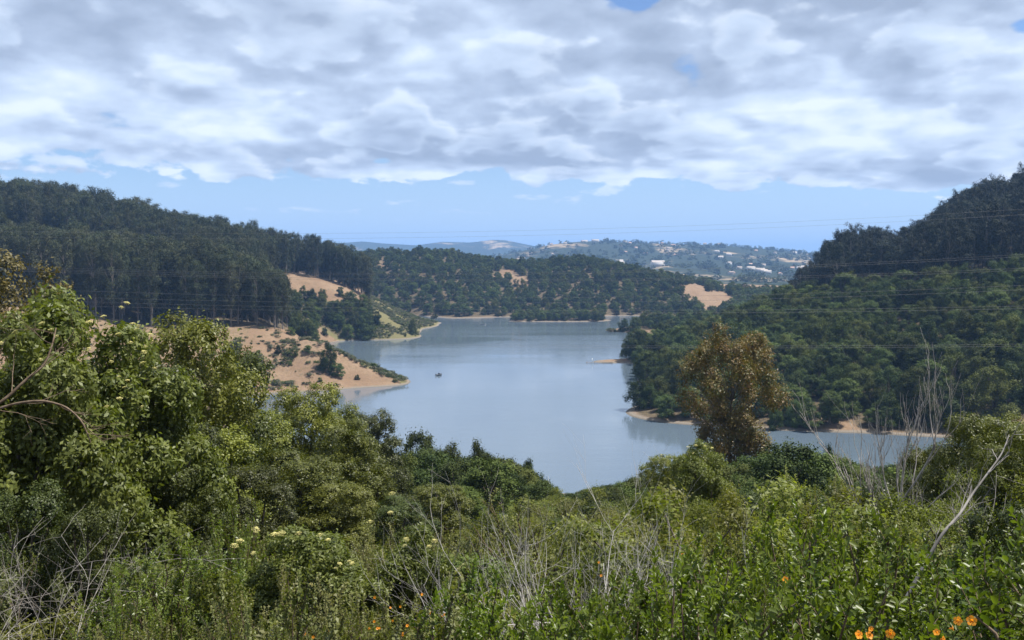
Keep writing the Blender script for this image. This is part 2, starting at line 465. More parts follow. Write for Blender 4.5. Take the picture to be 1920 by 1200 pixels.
def leaf_mat(name, dark, light, alt=None, alt_amt=0.35, trans=0.28, spec=0.3, rough=0.5, var=0.3):
    m, t, out = new_mat(name)
    at = t.node('ShaderNodeAttribute', attribute_name='tint')
    oi = t.node('ShaderNodeObjectInfo')
    col = t.mix(at.outputs['Fac'], dark, light)
    if alt is not None:
        r2 = t.math('FRACT', t.math('MULTIPLY', oi.outputs['Random'], 7.31))
        col = t.mix(t.math('MULTIPLY', t.step(r2, 0.2, 1.0), alt_amt), col, alt)
    br = t.math('ADD', t.math('MULTIPLY', oi.outputs['Random'], 2 * var), 1.0 - var)
    col = t.mix(1.0, col, t.vec(br, br, br), 'MULTIPLY')
    bs = t.node('ShaderNodeBsdfPrincipled')
    t.put(bs.inputs['Base Color'], col)
    bs.inputs['Roughness'].default_value = rough
    bs.inputs['Specular IOR Level'].default_value = spec
    tr = t.node('ShaderNodeBsdfTranslucent')
    tcol = t.mix(1.0, col, (1.25, 1.35, 0.55), 'MULTIPLY')
    t.put(tr.inputs[0], tcol)
    mx = t.node('ShaderNodeMixShader'); mx.inputs[0].default_value = trans
    t.l.new(bs.outputs[0], mx.inputs[1]); t.l.new(tr.outputs[0], mx.inputs[2])
    t.l.new(mx.outputs[0], out.inputs[0])
    return m

def plain_mat(name, a, b, scale=8.0, rough=0.8, bump=0.0, spec=0.25, metallic=0.0, stretch=(1, 1, 1)):
    m, t, out = new_mat(name)
    tc = t.node('ShaderNodeTexCoord')
    v = t.vmul(tc.outputs['Object'], stretch)
    nz = t.noise(v, scale, 5.0, .6)
    bs = t.node('ShaderNodeBsdfPrincipled')
    t.put(bs.inputs['Base Color'], t.mix(t.step(nz, .3, .7), a, b))
    bs.inputs['Roughness'].default_value = rough
    bs.inputs['Specular IOR Level'].default_value = spec
    bs.inputs['Metallic'].default_value = metallic
    if bump:
        bp = t.node('ShaderNodeBump'); bp.inputs['Strength'].default_value = bump; bp.inputs['Distance'].default_value = 0.05
        t.put(bp.inputs['Height'], nz); t.l.new(bp.outputs[0], bs.inputs['Normal'])
    t.l.new(bs.outputs[0], out.inputs[0])
    return m

M = {}
M['euc'] = leaf_mat('eucalyptus_leaf', (0.020, 0.028, 0.016), (0.055, 0.066, 0.031), (0.066, 0.058, 0.027), .4, trans=.15, spec=.10, rough=.65)
M['euc_shaded'] = leaf_mat('shaded_eucalyptus_leaf', (.009, .014, .010), (.026, .033, .018), (.030, .026, .017), .35, trans=.10, spec=.10, rough=.65)  # cloud shadow over the right hilltop is put into this darker leaf colour
M['oak'] = leaf_mat('oak_leaf', (.014, .026, .008), (.052, .074, .018), (.088, .092, .020), .6, trans=.18, var=.42, spec=.10, rough=.65)
M['bay'] = leaf_mat('bay_leaf', (.036, .056, .014), (.098, .126, .030), (.045, .075, .028), .5, trans=.2, var=.35, spec=.10, rough=.65)
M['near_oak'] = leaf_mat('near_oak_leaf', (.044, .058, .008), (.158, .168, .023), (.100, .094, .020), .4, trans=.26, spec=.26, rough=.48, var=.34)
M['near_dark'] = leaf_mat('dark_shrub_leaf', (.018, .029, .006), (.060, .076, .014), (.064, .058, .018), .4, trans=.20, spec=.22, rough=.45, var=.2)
M['elder'] = leaf_mat('elderberry_leaf', (.056, .076, .014), (.160, .180, .036), (.125, .128, .032), .3, trans=.34, spec=.30, var=.12)
M['coyote'] = leaf_mat('coyote_brush_leaf', (.055, .074, .012), (.172, .190, .030), (.140, .120, .034), .5, trans=.42, spec=.25, rough=.5, var=.32)
M['thicket'] = leaf_mat('thicket_leaf', (.056, .072, .018), (.150, .164, .040), (.145, .126, .044), .5, trans=.30, spec=.25, var=.2)
M['coffee'] = leaf_mat('coffeeberry_leaf', (.042, .074, .009), (.142, .182, .022), (.120, .135, .020), .35, trans=.42, spec=.34, rough=.40, var=.15)
M['russet'] = leaf_mat('russet_leaf', (.066, .084, .015), (.180, .096, .026), None, trans=.25, spec=.3, var=.05)
M['olive'] = leaf_mat('olive_leaf', (.036, .034, .008), (.125, .095, .018), None, trans=.2, spec=.2, var=.05)
M['scrub'] = leaf_mat('scrub_leaf', (0.047, 0.058, 0.023), (0.098, 0.105, 0.045), (0.117, 0.101, 0.055), .5, trans=.12)
M['bark'] = plain_mat('bark', (.060, .045, .032), (.140, .115, .085), 6, .9, .5, stretch=(1, 1, .25))
M['euc_bark'] = plain_mat('eucalyptus_bark', (.10, .08, .06), (.25, .22, .185), 1.2, .85, .2, stretch=(1, 1, .15))
M['dead'] = plain_mat('dead_wood', (.15, .135, .12), (.36, .33, .30), 5, .85, .3, stretch=(1, 1, .2))
M['pale_dead'] = plain_mat('bleached_wood', (.26, .24, .22), (.50, .47, .44), 4, .85, .3, stretch=(1, 1, .2))
M['twig'] = plain_mat('brown_twig', (.075, .050, .030), (.17, .125, .085), 9, .85, .2)
M['umbel'] = leaf_mat('cream_blossom', (.42, .37, .13), (.62, .56, .24), None, trans=.3, spec=.2, var=.08)
M['orange'] = leaf_mat('orange_petal', (.72, .22, .015), (.85, .36, .04), None, trans=.35, spec=.2, var=.08)

# ------------------------------------------------------------------ object helpers
def tag(o, label=None, cat=None, group=None, kind=None):
    if label: o['label'] = label
    if cat: o['category'] = cat
    if group: o['group'] = group
    if kind: o['kind'] = kind
    return o
def obj(name, me, parent=None):
    o = bpy.data.objects.new(name, me); COL.objects.link(o)
    if parent is not None: o.parent = parent
    return o
def empty(name, loc, rz=0.0, sc=(1, 1, 1)):
    o = bpy.data.objects.new(name, None); COL.objects.link(o)
    o.location = loc; o.rotation_euler = (0, 0, rz); o.scale = sc
    o.empty_display_size = 0.2
    return o

# ------------------------------------------------------------------ where things grow on the far slopes
OPEN = [  # bare or grassy openings as (photo x, photo y, half width, half height) of the ground seen there
    (528, 535, 22, 40), (608, 535, 34, 16), (650, 552, 40, 16),
    (952, 516, 22, 11), (980, 528, 14, 10), (975, 545, 10, 6), (1020, 553, 8, 5), (722, 487, 8, 5), (760, 473, 26, 5), (718, 500, 9, 8),
    (1300, 548, 24, 16), (1335, 565, 40, 18), (1075, 545, 7, 5), (1285, 590, 26, 4),
    (1590, 800, 18, 18), (1690, 824, 50, 7), (1570, 795, 10, 20), (1470, 768, 12, 8), (1330, 770, 10, 7), (1708, 733, 18, 6), (1790, 690, 16, 8),
    (265, 452, 5, 4), (332, 468, 5, 5), (440, 480, 12, 5), (1160, 680, 40, 10), (1215, 622, 12, 4)]
def is_open(gx, gy, grow=1.0):
    r = np.zeros(np.shape(gx), bool)
    for (a, b, w, h) in OPEN:
        r |= ((gx - a) / (w * grow)) ** 2 + ((gy - b) / (h * grow)) ** 2 < 1
    return r
def zone(X, Y, Z, gx, gy):
    """0 none, 1 left eucalyptus, 2 right eucalyptus, 3 right hill oaks, 4 middle hill, 5 island, 6 back of right shore, 7 wooded gully"""
    zn = np.zeros(np.shape(X), int)
    l1 = (Y > 480) & (Y < 640) & (gx < 536 + (Y - 480) * .06) & (Z > 18)
    l2 = (Y >= 640) & (Y < 880) & (gx < 545) & (Z > 30)
    l3 = (Y > 766) & (Y < 860) & (gx >= 540) & (gx < 692) & (Z > 22)
    zn[l1 | l2 | l3] = 1
    r_all = (gx > 1184) & (Y > 300) & (Y < 640) & (Z > .55)
    zn[r_all] = 3
    zn[(gx > 1190) & (Y >= 590) & (Y < 860) & (Z > 1.0) & (gx < 1560)] = 6
    zn[(gx > 1462) & (gy < np.where(gx < 1580, 566, 549)) & (Y > 470) & (Y < 760)] = 2
    zn[(Y > 925) & (Y < 1420) & (Z > .6) & (gx > 600) & (gx < 1480) & ~((gx > 1335) & (Y > 1230))] = 4
    zn[(Y > 876) & (Y < 935) & (Z > .35) & (gx > 940) & (gx < 1150)] = 5
    zn[(Y > 672) & (Y < 745) & (gx > 592) & (gx < 694) & (Z > 1) & (gy > 572 - (gx - 592) * .05) & (gx < 724 - (640 - gy) * .5)] = 7
    zn[(Y > 560) & (Y < 740) & (gx > 540) & (gx < 592) & (Z > 4) & (gy > 545)] = 7
    return zn

# ------------------------------------------------------------------ terrain mesh
NR, NC = 330, 270
kk = np.linspace(0, 1, NR)
rowsY = -40 + 1960 * (np.exp(3.4 * kk) - 1) / (math.exp(3.4) - 1)
us = np.linspace(-0.95, 0.95, NC)
GX = us[None, :] * (rowsY[:, None] + 90)
GY = np.repeat(rowsY[:, None], NC, 1)
GZ = height(GX, GY)
gx_, gy_, _ = project(GX, GY, GZ)
zn_ = zone(GX, GY, GZ, gx_, gy_)
forest = ((zn_ > 0) & ~is_open(gx_, gy_, 1.15)).astype(float)
forest[(GY < 235)] = 1.0
for _ in range(2):
    forest[1:-1, 1:-1] = (forest[1:-1, 1:-1] * 2 + forest[:-2, 1:-1] + forest[2:, 1:-1] + forest[1:-1, :-2] + forest[1:-1, 2:]) / 6
scrubby = ((GY > 665) & (GY < 875) & (gx_ > 596) & (gx_ < 840) & ~((gy_ < 568) & (gx_ < 694))).astype(float)
scrubby[(GY > 395) & (GY < 520) & (gx_ > 628) & (gx_ < 770) & (gy_ < 656 + (gx_ - 628) * .50)] = 1
scrubby[(GY > 330) & (GY < 480) & (gx_ < 470)] = .45
grid_i = np.arange(NR * NC).reshape(NR, NC)
TQ = np.stack([grid_i[:-1, :-1], grid_i[:-1, 1:], grid_i[1:, 1:], grid_i[1:, :-1]], -1).reshape(-1, 4)

def ground_mat():
    m, t, out = new_mat('dry_hillside')
    ge = t.node('ShaderNodeNewGeometry')
    pos = ge.outputs['Position']
    X, Y, Z = t.sep(pos)
    n1 = t.noise(pos, .05, 6, .62)
    n2 = t.noise(pos, .6, 5, .6)
    n3 = t.noise(t.vmul(pos, (1, 1, 3)), 2.6, 4, .6)
    tan = t.mix(t.step(n1, .35, .65), (.165, .106, .067), (.210, .146, .095))
    tan = t.mix(t.step(n2, .42, .72), tan, (.160, .105, .068))
    tan = t.mix(t.math('MULTIPLY', t.step(n3, .56, .68), .7), tan, (.13, .11, .058))
    n4 = t.noise(t.vmul(pos, (1, .7, 1)), .30, 5, .72)
    tan = t.mix(t.math('MULTIPLY', t.step(n4, .53, .66), .62), tan, (.105, .082, .046))
    sg = t.node('ShaderNodeAttribute', attribute_name='scrub')
    grn = t.mix(n3, (.085, .080, .034), (.150, .130, .062))
    tan = t.mix(t.step(t.math('ADD', sg.outputs['Fac'], t.math('MULTIPLY', t.math('SUBTRACT', n2, .5), .9)), .35, .8), tan, grn)
    litter = t.mix(t.step(n2, .35, .65), (.045, .036, .022), (.105, .080, .050))
    at = t.node('ShaderNodeAttribute', attribute_name='forest')
    ff = t.step(t.math('ADD', at.outputs['Fac'], t.math('MULTIPLY', t.math('SUBTRACT', n2, .5), .5)), .3, .7)
    col = t.mix(ff, tan, litter)
    bank = t.step(t.math('ADD', Z, t.math('MULTIPLY', t.math('SUBTRACT', n2, .5), 0.7)), .75, .30)
    bankc = t.mix(n3, (.125, .105, .085), (.205, .175, .142))
    col = t.mix(bank, col, bankc)
    wet = t.step(Z, .28, .1)
    col = t.mix(t.math('MULTIPLY', wet, .6), col, (.08, .07, .055))
    bs = t.node('ShaderNodeBsdfPrincipled')
    t.put(bs.inputs['Base Color'], col); bs.inputs['Roughness'].default_value = .95; bs.inputs['Specular IOR Level'].default_value = .1
    bp = t.node('ShaderNodeBump'); bp.inputs['Strength'].default_value = .8; bp.inputs['Distance'].default_value = .5
    t.put(bp.inputs['Height'], t.math('ADD', n2, t.math('MULTIPLY', n3, .5))); t.l.new(bp.outputs[0], bs.inputs['Normal'])
    t.l.new(bs.outputs[0], out.inputs[0])
    return m
M['ground'] = ground_mat()
terrain = obj('terrain', mesh_np('terrain', np.stack([GX, GY, GZ], -1).reshape(-1, 3), quads=TQ, mats=[M['ground']], attrs={'forest': forest.ravel(), 'scrub': scrubby.ravel()}, smooth=True))
tag(terrain, 'tan dry grass hillsides round the lake', kind='structure')

# ------------------------------------------------------------------ water
def water_mat():
    m, t, out = new_mat('lake_water')
    ge = t.node('ShaderNodeNewGeometry'); pos = ge.outputs['Position']
    w1 = t.noise(t.vmul(pos, (.55, 1.0, 1)), .9, 3, .6, .4)
    w2 = t.noise(t.vmul(pos, (.6, 1.0, 1)), .22, 3, .55, .3)
    patch = t.noise(t.vmul(pos, (.35, 1.0, 1)), .012, 4, .55, .6)
    streak = t.noise(t.vmul(pos, (.08, 1.0, 1)), .035, 5, .6, .3)
    calm = t.step(t.math('ADD', t.math('MULTIPLY', patch, .6), t.math('MULTIPLY', streak, .4)), .40, .62)
    h = t.math('ADD', t.math('MULTIPLY', w1, .5), w2)
    bp = t.node('ShaderNodeBump'); bp.inputs['Distance'].default_value = .35
    t.put(bp.inputs['Strength'], t.math('ADD', t.math('MULTIPLY', calm, .17), .05))
    t.put(bp.inputs['Height'], h)
    bs = t.node('ShaderNodeBsdfPrincipled')
    bs.inputs['Base Color'].default_value = (.084, .112, .142, 1)
    t.put(bs.inputs['Roughness'], t.math('ADD', t.math('MULTIPLY', calm, .08), .05))
    bs.inputs['IOR'].default_value = 1.40
    bs.inputs['Specular IOR Level'].default_value = .8
    t.l.new(bp.outputs[0], bs.inputs['Normal'])
    t.l.new(bs.outputs[0], out.inputs[0])
    return m
M['water'] = water_mat()
wv = np.array([(-620, 120, 0), (640, 120, 0), (640, 1120, 0), (-620, 1120, 0)], float)
lake = obj('lake_water', mesh_np('lake_water', wv, quads=[[0, 1, 2, 3]], mats=[M['water']]))
tag(lake, 'wide blue grey lake with small ripples', kind='structure')

# ------------------------------------------------------------------ far hills beyond the lake
def _hash(ix, iy, seed):
    h = (ix.astype(np.int64) * 374761393 + iy.astype(np.int64) * 668265263 + seed * 1442695041) & 0x7fffffff
    h = ((h ^ (h >> 13)) * 1274126177) & 0x7fffffff
    return ((h ^ (h >> 16)) & 0xffff) / 65535.0
def vnoise(X, Y, seed=0):
    ix = np.floor(X); iy = np.floor(Y); fx = X - ix; fy = Y - iy
    fx = fx * fx * (3 - 2 * fx); fy = fy * fy * (3 - 2 * fy)
    a = _hash(ix, iy, seed); b = _hash(ix + 1, iy, seed); c = _hash(ix, iy + 1, seed); d = _hash(ix + 1, iy + 1, seed)
    return (a * (1 - fx) + b * fx) * (1 - fy) + (c * (1 - fx) + d * fx) * fy
def fbm(X, Y, o=5, seed=0):
    s = 0; am = 1; t = 0
    for i in range(o):
        s = s + am * vnoise(X * 2 ** i, Y * 2 ** i, seed + i); t += am; am *= .5
    return s / t
FAR_RIDGES = [
    (8000, 1500, 2300, [(-900, 470), (0, 466), (600, 457), (650, 455), (680, 453), (720, 457), (780, 460), (830, 454), (880, 456), (925, 450), (950, 451), (1000, 461), (1060, 475), (1200, 481), (2900, 482)]),
    (4400, 1250, 1800, [(-900, 500), (500, 500), (860, 490), (940, 479), (985, 470), (1030, 460), (1060, 457), (1130, 453), (1190, 456), (1250, 458), (1330, 460), (1400, 464), (1500, 474), (1600, 480), (2900, 484)]),
    (2900, 420, 500, [(-900, 522), (900, 521), (1100, 512), (1200, 502), (1250, 498), (1330, 507), (1420, 518), (1500, 526), (2900, 528)]),
]
def far_height(X, Y):
    px = 960 + FPX * X / Y
    z = np.full(np.shape(X), 11.0)
    for k, (Yk, wf, wb, prof) in enumerate(FAR_RIDGES):
        pr = np.array(prof, float)
        crest = CAM_Z + (490 - np.interp(px, pr[:, 0], pr[:, 1])) * Yk / FPX
        w = np.where(Y < Yk, wf, wb)
        gul = fbm(X / 420 + 3 * k, Y / 900, 5, 10 * k)
        bump = np.exp(-((Y - Yk) / w) ** 2)
        z = np.maximum(z, 11 + (crest - 11) * bump * (1 - .45 * (1 - bump) * (gul - .2)) + (gul - .5) * .16 * np.maximum(crest - 11, 8) * (0.35 + (1 - bump)) * bump)
    return z + (fbm(X / 160, Y / 160, 3, 77) - .5) * 5
FR, FC = 190, 420
fY = np.concatenate([np.linspace(1840, 5200, 130), np.linspace(5300, 14000, 60)])
FX = np.linspace(-1.0, 1.0, FC)[None] * fY[:, None]; FY = np.repeat(fY[:, None], FC, 1)
FZ = far_height(FX, FY)
FZ[0] = np.minimum(FZ[0], height(FX[0], FY[0]) - 2)
def far_mat():
    m, t, out = new_mat('far_hillside')
    ge = t.node('ShaderNodeNewGeometry'); pos = ge.outputs['Position']
    n1 = t.noise(t.vmul(pos, (1, .45, 1)), .0030, 7, .62, .5)
    n2 = t.noise(pos, .022, 5, .65)
    n3 = t.noise(pos, .0012, 3, .5)
    grass = t.mix(n2, (.26, .185, .115), (.36, .275, .18))
    wood = t.mix(n2, (.014, .022, .014), (.036, .044, .026))
    f = t.step(t.math('ADD', t.math('ADD', n1, t.math('MULTIPLY', n2, .35)), t.math('MULTIPLY', n3, .25)), 0.84, 0.98)
    bs = t.node('ShaderNodeBsdfPrincipled'); t.put(bs.inputs['Base Color'], t.mix(f, wood, grass))
    bs.inputs['Roughness'].default_value = .95; bs.inputs['Specular IOR Level'].default_value = .05
    bp = t.node('ShaderNodeBump'); bp.inputs['Strength'].default_value = 1; bp.inputs['Distance'].default_value = 14
    t.put(bp.inputs['Height'], n2); t.l.new(bp.outputs[0], bs.inputs['Normal'])
    t.l.new(bs.outputs[0], out.inputs[0])
    return m
gi = np.arange(FR * FC).reshape(FR, FC)
far = obj('far_hills', mesh_np('far_hills', np.stack([FX, FY, FZ], -1).reshape(-1, 3), quads=np.stack([gi[:-1, :-1], gi[:-1, 1:], gi[1:, 1:], gi[1:, :-1]], -1).reshape(-1, 4), mats=[far_mat()], smooth=True))
tag(far, 'hazy blue ridges beyond the lake', kind='structure')

# ------------------------------------------------------------------ instanced masses nobody could count
def stuff(name, label, cat, pts, scales, protos):
    pts = np.asarray(pts, float); n = len(pts)
    if n == 0: return None
    me = bpy.data.meshes.new(name); me.vertices.add(n); me.vertices.foreach_set('co', pts.astype(np.float32).ravel())
    at = me.attributes.new('rz', 'FLOAT', 'POINT'); at.data.foreach_set('value', rng.uniform(0, 6.28, n).astype(np.float32))
    at = me.attributes.new('sc', 'FLOAT_VECTOR', 'POINT'); at.data.foreach_set('vector', np.asarray(scales, np.float32).ravel())
    at = me.attributes.new('pick', 'INT', 'POINT'); at.data.foreach_set('value', rng.integers(0, len(protos), n).astype(np.int32))
    pc = bpy.data.collections.new(name + '_kinds')
    for k, pm in enumerate(protos):
        po = bpy.data.objects.new('%s_kind_%d' % (name, k), pm); pc.objects.link(po)
    o = obj(name, me)
    ng = bpy.data.node_groups.new(name, 'GeometryNodeTree')
    ng.interface.new_socket('Geometry', in_out='INPUT', socket_type='NodeSocketGeometry')
    ng.interface.new_socket('Geometry', in_out='OUTPUT', socket_type='NodeSocketGeometry')
    N = ng.nodes; Lk = ng.links
    gin = N.new('NodeGroupInput'); gout = N.new('NodeGroupOutput')
    ci = N.new('GeometryNodeCollectionInfo'); ci.inputs['Collection'].default_value = pc
    ci.inputs['Separate Children'].default_value = True; ci.inputs['Reset Children'].default_value = True
    iop = N.new('GeometryNodeInstanceOnPoints'); iop.inputs['Pick Instance'].default_value = True
    def na(nm, ty):
        a = N.new('GeometryNodeInputNamedAttribute'); a.data_type = ty; a.inputs[0].default_value = nm
        return a.outputs[0]
    cx = N.new('ShaderNodeCombineXYZ'); Lk.new(na('rz', 'FLOAT'), cx.inputs[2])
    Lk.new(gin.outputs[0], iop.inputs['Points']); Lk.new(ci.outputs[0], iop.inputs['Instance'])
    Lk.new(na('pick', 'INT'), iop.inputs['Instance Index'])
    Lk.new(cx.outputs[0], iop.inputs['Rotation']); Lk.new(na('sc', 'FLOAT_VECTOR'), iop.inputs['Scale'])
    Lk.new(iop.outputs[0], gout.inputs[0])
    md = o.modifiers.new('scatter', 'NODES'); md.node_group = ng
    tag(o, label, cat, kind='stuff')
    return o

# ------------------------------------------------------------------ tree prototypes
def make_oak(seed, nl=20, H=11.0, R=6.0, nsub=24, nleaf=30, L=.30, Wd=.25, low=.18, mat='oak', jit=.8, joined=True, subr=.11, apart=.55, shell=(.55, 1.12)):
    """returns (trunk mesh, crown mesh, joined mesh) of a broad evergreen tree"""
    global rng
    rng = np.random.default_rng(seed)
    lobes = []
    for k in range(nl):
        for _ in range(30):
            a = rng.uniform(0, 6.283); t = rng.uniform(low, 1.0)
            prof = math.sqrt(max(0.0, 1 - ((t - .42) / .62) ** 2))
            rr = R * prof * math.sqrt(rng.uniform(.12, 1)) * .78
            r = rng.uniform(.21, .36) * R * (1.1 - .3 * t)
            c = (rr * math.cos(a), rr * math.sin(a), t * H - r * .7, r)
            if all((c[0] - q[0]) ** 2 + (c[1] - q[1]) ** 2 + (c[2] - q[2]) ** 2 > (apart * (c[3] + q[3])) ** 2 for q in lobes): break
        lobes.append(c)
    Gt = Geo(); Gc = Geo(); Gj = Geo()
    top = H * .55
    trunk = curve_pts((0, 0, -.6), (rng.normal(0, .4), rng.normal(0, .4), top), (rng.normal(0, .3), rng.normal(0, .3), 0), 6)
    rad = np.linspace(H * .035, H * .014, 6)
    limbs = [(trunk, rad)]
    for (cx, cy, cz, r) in lobes[: min(nl, 14)]:
        a = trunk[rng.integers(2, 5)]
        limbs.append((curve_pts(a, (cx, cy, cz), (0, 0, -.05 * H), 5, .08), np.linspace(H * .014, H * .004, 5)))
    for G in (Gt, Gj):
        for q, (pp, rr) in enumerate(limbs):
            tube(G, pp, rr, 6 if q == 0 else 4)
    st = rng.bit_generator.state
    for G, m in ((Gc, 0), (Gj, 1))[: 2 if joined else 1]:
        rng.bit_generator.state = st
        lobed_foliage(G, lobes, nsub, subr * R, nleaf, L, Wd, jit, .35, m, shell=shell)
    return dict(trunk=Gt.build('oak_trunk', [M['bark']], True), crown=Gc.build('oak_crown', [M[mat]]), one=Gj.build('oak_whole', [M['bark'], M[mat]]) if joined else None, H=H, R=R)

def make_euc(seed, H=40.0, mat='euc', nl=30, L=.85, Wd=.50, spread=.15, start=.32, nsub=16, nleaf=16, bark='euc_bark'):
    global rng
    rng = np.random.default_rng(seed)
    Gt = Geo(); Gc = Geo(); Gj = Geo()
    lean = rng.normal(0, .02 * H, 2)
    trunk = curve_pts((0, 0, -1), (lean[0], lean[1], H * .93), (rng.normal(0, .4), rng.normal(0, .4), 0), 10, .12)
    limbs = [(trunk, np.linspace(H * .014, H * .003, 10))]
    lobes = []
    for k in range(nl):
        t = start + (1 - start) * ((k + rng.uniform(0, 1)) / nl) ** .9
        a = k * 2.4 + rng.normal(0, .5)
        tt = (t - start) / (1 - start)
        out = H * spread * (.45 + .65 * math.sin(math.pi * (.12 + .74 * tt))) * rng.uniform(.3, 1.05)
        base = trunk[min(9, int(t * 9))]
        c = np.array([base[0] + out * math.cos(a), base[1] + out * math.sin(a), t * H * .95 + rng.normal(0, .02 * H)])
        r = H * rng.uniform(.042, .085) * (1.1 - .15 * t)
        lobes.append((*c, r))
        b0 = trunk[max(1, int(t * 9 - 1.5))]
        limbs.append((curve_pts(b0, c, (0, 0, -.02 * H), 4), np.linspace(H * .004, H * .0012, 4)))
    for G in (Gt, Gj):
        for q, (pp, rr) in enumerate(limbs):
            tube(G, pp, rr, 6 if q == 0 else 4)
    st = rng.bit_generator.state
    for G, m in ((Gc, 0), (Gj, 1)):
        rng.bit_generator.state = st
        lobed_foliage(G, lobes, nsub, .030 * H, nleaf, L, Wd, .75, .3, m, droop=.8, flat=.95)
    return dict(trunk=Gt.build('eucalyptus_trunk', [M[bark]], True), crown=Gc.build('eucalyptus_crown', [M[mat]]), one=Gj.build('eucalyptus_whole', [M[bark], M[mat]]), H=H, R=H * spread * 1.15)

EUC = [make_euc(100 + i, H=40 + 4 * (i % 3), spread=(.13, .17, .15, .12, .19, .15)[i], start=(.16, .22, .28, .14, .25, .30)[i]) for i in range(6)]
EUCD = [make_euc(200 + i, H=38 + 4 * (i % 3), mat='euc_shaded', spread=(.17, .21, .19, .22)[i], start=(.30, .35, .25, .40)[i], nl=30) for i in range(4)]
OAK = [make_oak(300 + i, nl=(18, 22, 26, 20, 24)[i], H=(11, 10, 12, 11, 10)[i], R=(6, 6.4, 6, 5.4, 6.6)[i]) for i in range(5)]
BAY = [make_oak(400 + i, nl=(20, 24, 22, 18)[i], H=(12, 13, 11, 13)[i], R=(5.4, 5.6, 6, 5)[i], mat='bay', L=.32, Wd=.24) for i in range(4)]
FARWOOD = [make_oak(450 + i, nl=9, H=11, R=6.5, nsub=8, nleaf=6, L=1.5, Wd=1.1) for i in range(3)]
rng = np.random.default_rng(21)

def place(proto, name, loc, H=None, Wm=None, rz=None, label=None, cat='tree', group=None, whole=False):
    """one tree: an Empty at its foot with trunk and crown, or a single mesh where it is too small to show parts"""
    sz = (H / proto['H']) if H else 1.0
    sx = (Wm / (2 * proto['R'])) if Wm else sz
    rz = rng.uniform(0, 6.283) if rz is None else rz
    if whole:
        o = obj(name, proto['one']); o.location = loc; o.rotation_euler = (0, 0, rz); o.scale = (sx, sx, sz)
    else:
        o = empty(name, loc, rz, (sx, sx, sz))
        obj('trunk', proto['trunk'], o); obj('crown', proto['crown'], o)
    tag(o, label, cat, group)
    return o

# candidate feet on a jittered grid, denser for the slim eucalyptus
def jitter_grid(x0, x1, y0, y1, s):
    X, Y = np.meshgrid(np.arange(x0, x1, s), np.arange(y0, y1, s))
    X = X + rng.uniform(-.42, .42, X.shape) * s; Y = Y + rng.uniform(-.42, .42, Y.shape) * s
    return X.ravel(), Y.ravel()
cand = []
for (x0, x1, y0, y1, s, zs) in ((-560, -100, 470, 900, 9.5, (1,)), (120, 520, 470, 760, 10.5, (2,)), (40, 460, 296, 870, 9.5, (3, 6)), (-260, 430, 870, 1420, 11.0, (4,)), (-20, 120, 870, 940, 8.0, (5,)), (-230, -100, 560, 750, 9.0, (7,))):
    X, Y = jitter_grid(x0, x1, y0, y1, s)
    Z = height(X, Y)
    gx, gy, d = project(X, Y, Z)
    zn = zone(X, Y, Z, gx, gy)
    keep = np.isin(zn, zs) & (~is_open(gx, gy) | ((zn == 1) & (gx > 480) & (Y > 735))) & (gx > -260) & (gx < 2180)
    for a in np.nonzero(keep)[0]:
        cand.append((X[a], Y[a], Z[a], zn[a], gx[a], gy[a], d[a]))
cand.sort(key=lambda c: c[6])
